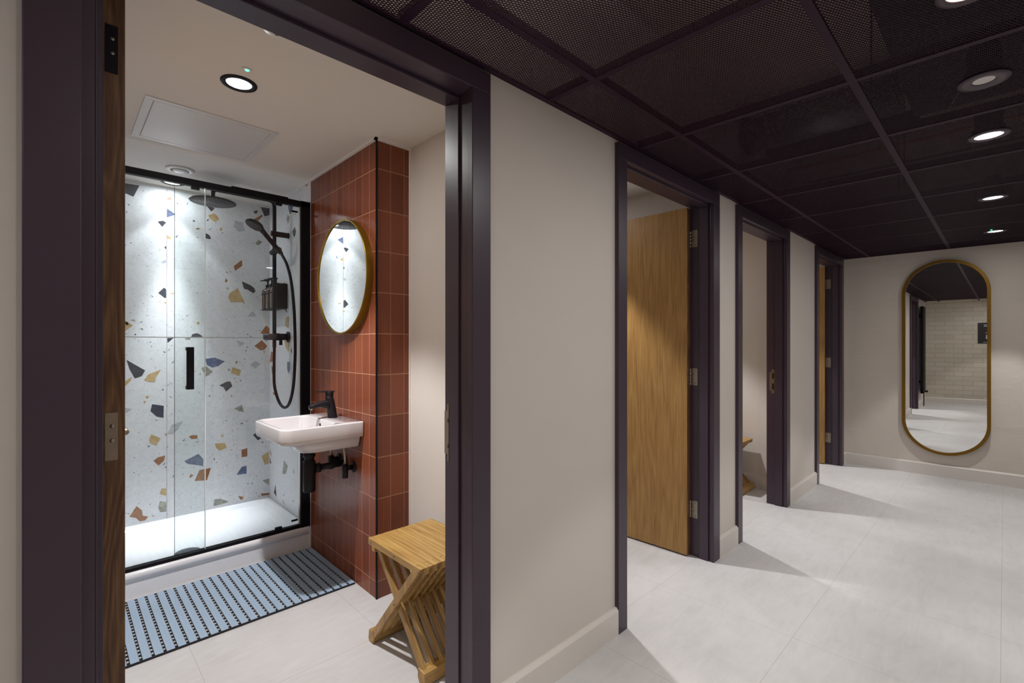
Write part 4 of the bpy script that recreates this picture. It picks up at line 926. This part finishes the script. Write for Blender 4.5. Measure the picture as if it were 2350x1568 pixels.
# ------------------------------------------------------------ duckboard mat
t = empty('duckboard_mat', (.63, 2.63, 0), 'blue slatted plastic duckboard mat on a black base in front of the shower', 'bath mat')
def ML(mb): mb.v = [(x-.63, y-2.63, z) for x, y, z in mb.v]; return mb
sl = MB(); ru = MB(); my0, my1 = 2.340, 2.932; X_R = 1.122; PIT = .0385
prof = []
wS = .0278
for i in range(9):
    prof.append((i*wS/8, .0095 if i % 2 == 0 else .0088))
for k in range(26):
    xr = X_R-k*PIT; xl = xr-wS
    rs = [[(xl+u, y, z) for u, z in [(0, .004)]+prof+[(wS, .004)]] for y in (my0+.004, my1)]
    sl.rings(rs)
    ru.box((xl+.002, my0+.006, .0005), (xl+.006, my1-.002, .004)); ru.box((xr-.006, my0+.006, .0005), (xr-.002, my1-.002, .004))
    # dark side strip and link studs bridging the gap
    ru.box((xr+.0002, my0+.004, .002), (xr+.0014, my1, .0080))
    if k:
        for j_ in range(20):
            y = my0+.020+j_*.0298; ru.box((xr+.0015, y, .002), (xr+(PIT-wS)-.0002, y+.0095, .0048))
ru.box((X_R-25*PIT-wS, my0, .001), (X_R, my0+.004, .0085))
ML(sl).build('slats', 'mat_blue', t); ML(ru).build('base_grid', 'rubber', t)

# ------------------------------------------------------------ folding slatted stool
def make_stool(x, y, label):
    """origin on the floor under the front-left corner; slats along +Y, rows along +X"""
    t = empty('folding_stool', (x, y, 0), label, 'stool', 'slatted folding stools')
    n = 9; pit = .0375; W = .0180; Ly = .400; H = .432; th = .026
    st = MB()
    for k in range(n):
        a = k*pit
        st.box((a+.0004, .041, H-th), (a+W, Ly, H))
        if k < n-1: st.box((a+W+.0006, .0015, H-th), (a+pit-.0002, Ly-.0015, H))
    st.build('seat', 'teak_y', t, .0012, 2)
    rail = MB().box((.0, Ly-.055, H-th-.020), (n*pit-.02, Ly-.030, H-th)).build('seat_rail', 'teak_x', t, .002, 1)
    def bar(p, q, x0_, x1_, w_, name):
        p = Vector(p); q = Vector(q); d = (q-p); L_ = d.length; ang_ = math.atan2(d.y, -d.z)
        mb = MB().box((x0_, -w_/2, -L_), (x1_, w_/2, 0)); o = mb.build(name, 'teak_z', t, .0022, 2); o.location = p; o.rotation_euler = (ang_, 0, 0); return o
    for k in range(n):                       # outer set: hinged at the front of the seat, foot at the back
        MB().prism([(.0005, H), (.0395, H), (.392, .022), (.353, .022)][::-1], k*pit+.0006, k*pit+W-.0004, Matrix(((0, 0, 1, 0), (1, 0, 0, 0), (0, 1, 0, 0), (0, 0, 0, 1)))).build('leg', 'teak_z', t, .002, 2)
    for k in range(n-1):                     # inner set: under the back of the seat, foot at the front
        bar((0, .352, H-th-.012), (0, .018, .036), k*pit+W+.0012, k*pit+pit-.0012, .029, 'leg')
    for yy, nm, a, b_ in ((.374, 'foot_rail', -.001, n*pit-.018), (.014, 'foot_rail', .012, n*pit-.016)):
        sgn = 1 if yy > .2 else -1
        MB().prism([(-.024*sgn, .056), (.018*sgn, .050), (.024*sgn, .010), (.016*sgn, 0), (-.014*sgn, 0), (-.026*sgn, .02)][::sgn], a, b_, Matrix.Translation((0, yy, 0)) @ Matrix(((0, 0, 1, 0), (1, 0, 0, 0), (0, 1, 0, 0), (0, 0, 0, 1)))).build(nm, 'teak_x', t, .003, 2)
    for yy, zz in ((.018, H-.018), (.19, .232), (.375, H-.013), (.19, H-.013)): MB().cyl((.0004, yy, zz), (-.0012, yy, zz), .0045, seg=12).build('bolt', 'dark_steel', t)
    return t
wood('teak_z', (.22, .115, .028), (.37, .215, .062), (.50, .325, .115), 2, 14, .42)
s1 = make_stool(.950, 1.462, 'slatted teak folding stool beside the red tiled pier, near room')
s2 = copy_tree(s1); s2.location = (4.018, 1.500, 0); s2['label'] = 'slatted teak folding stool glimpsed through the third door frame'
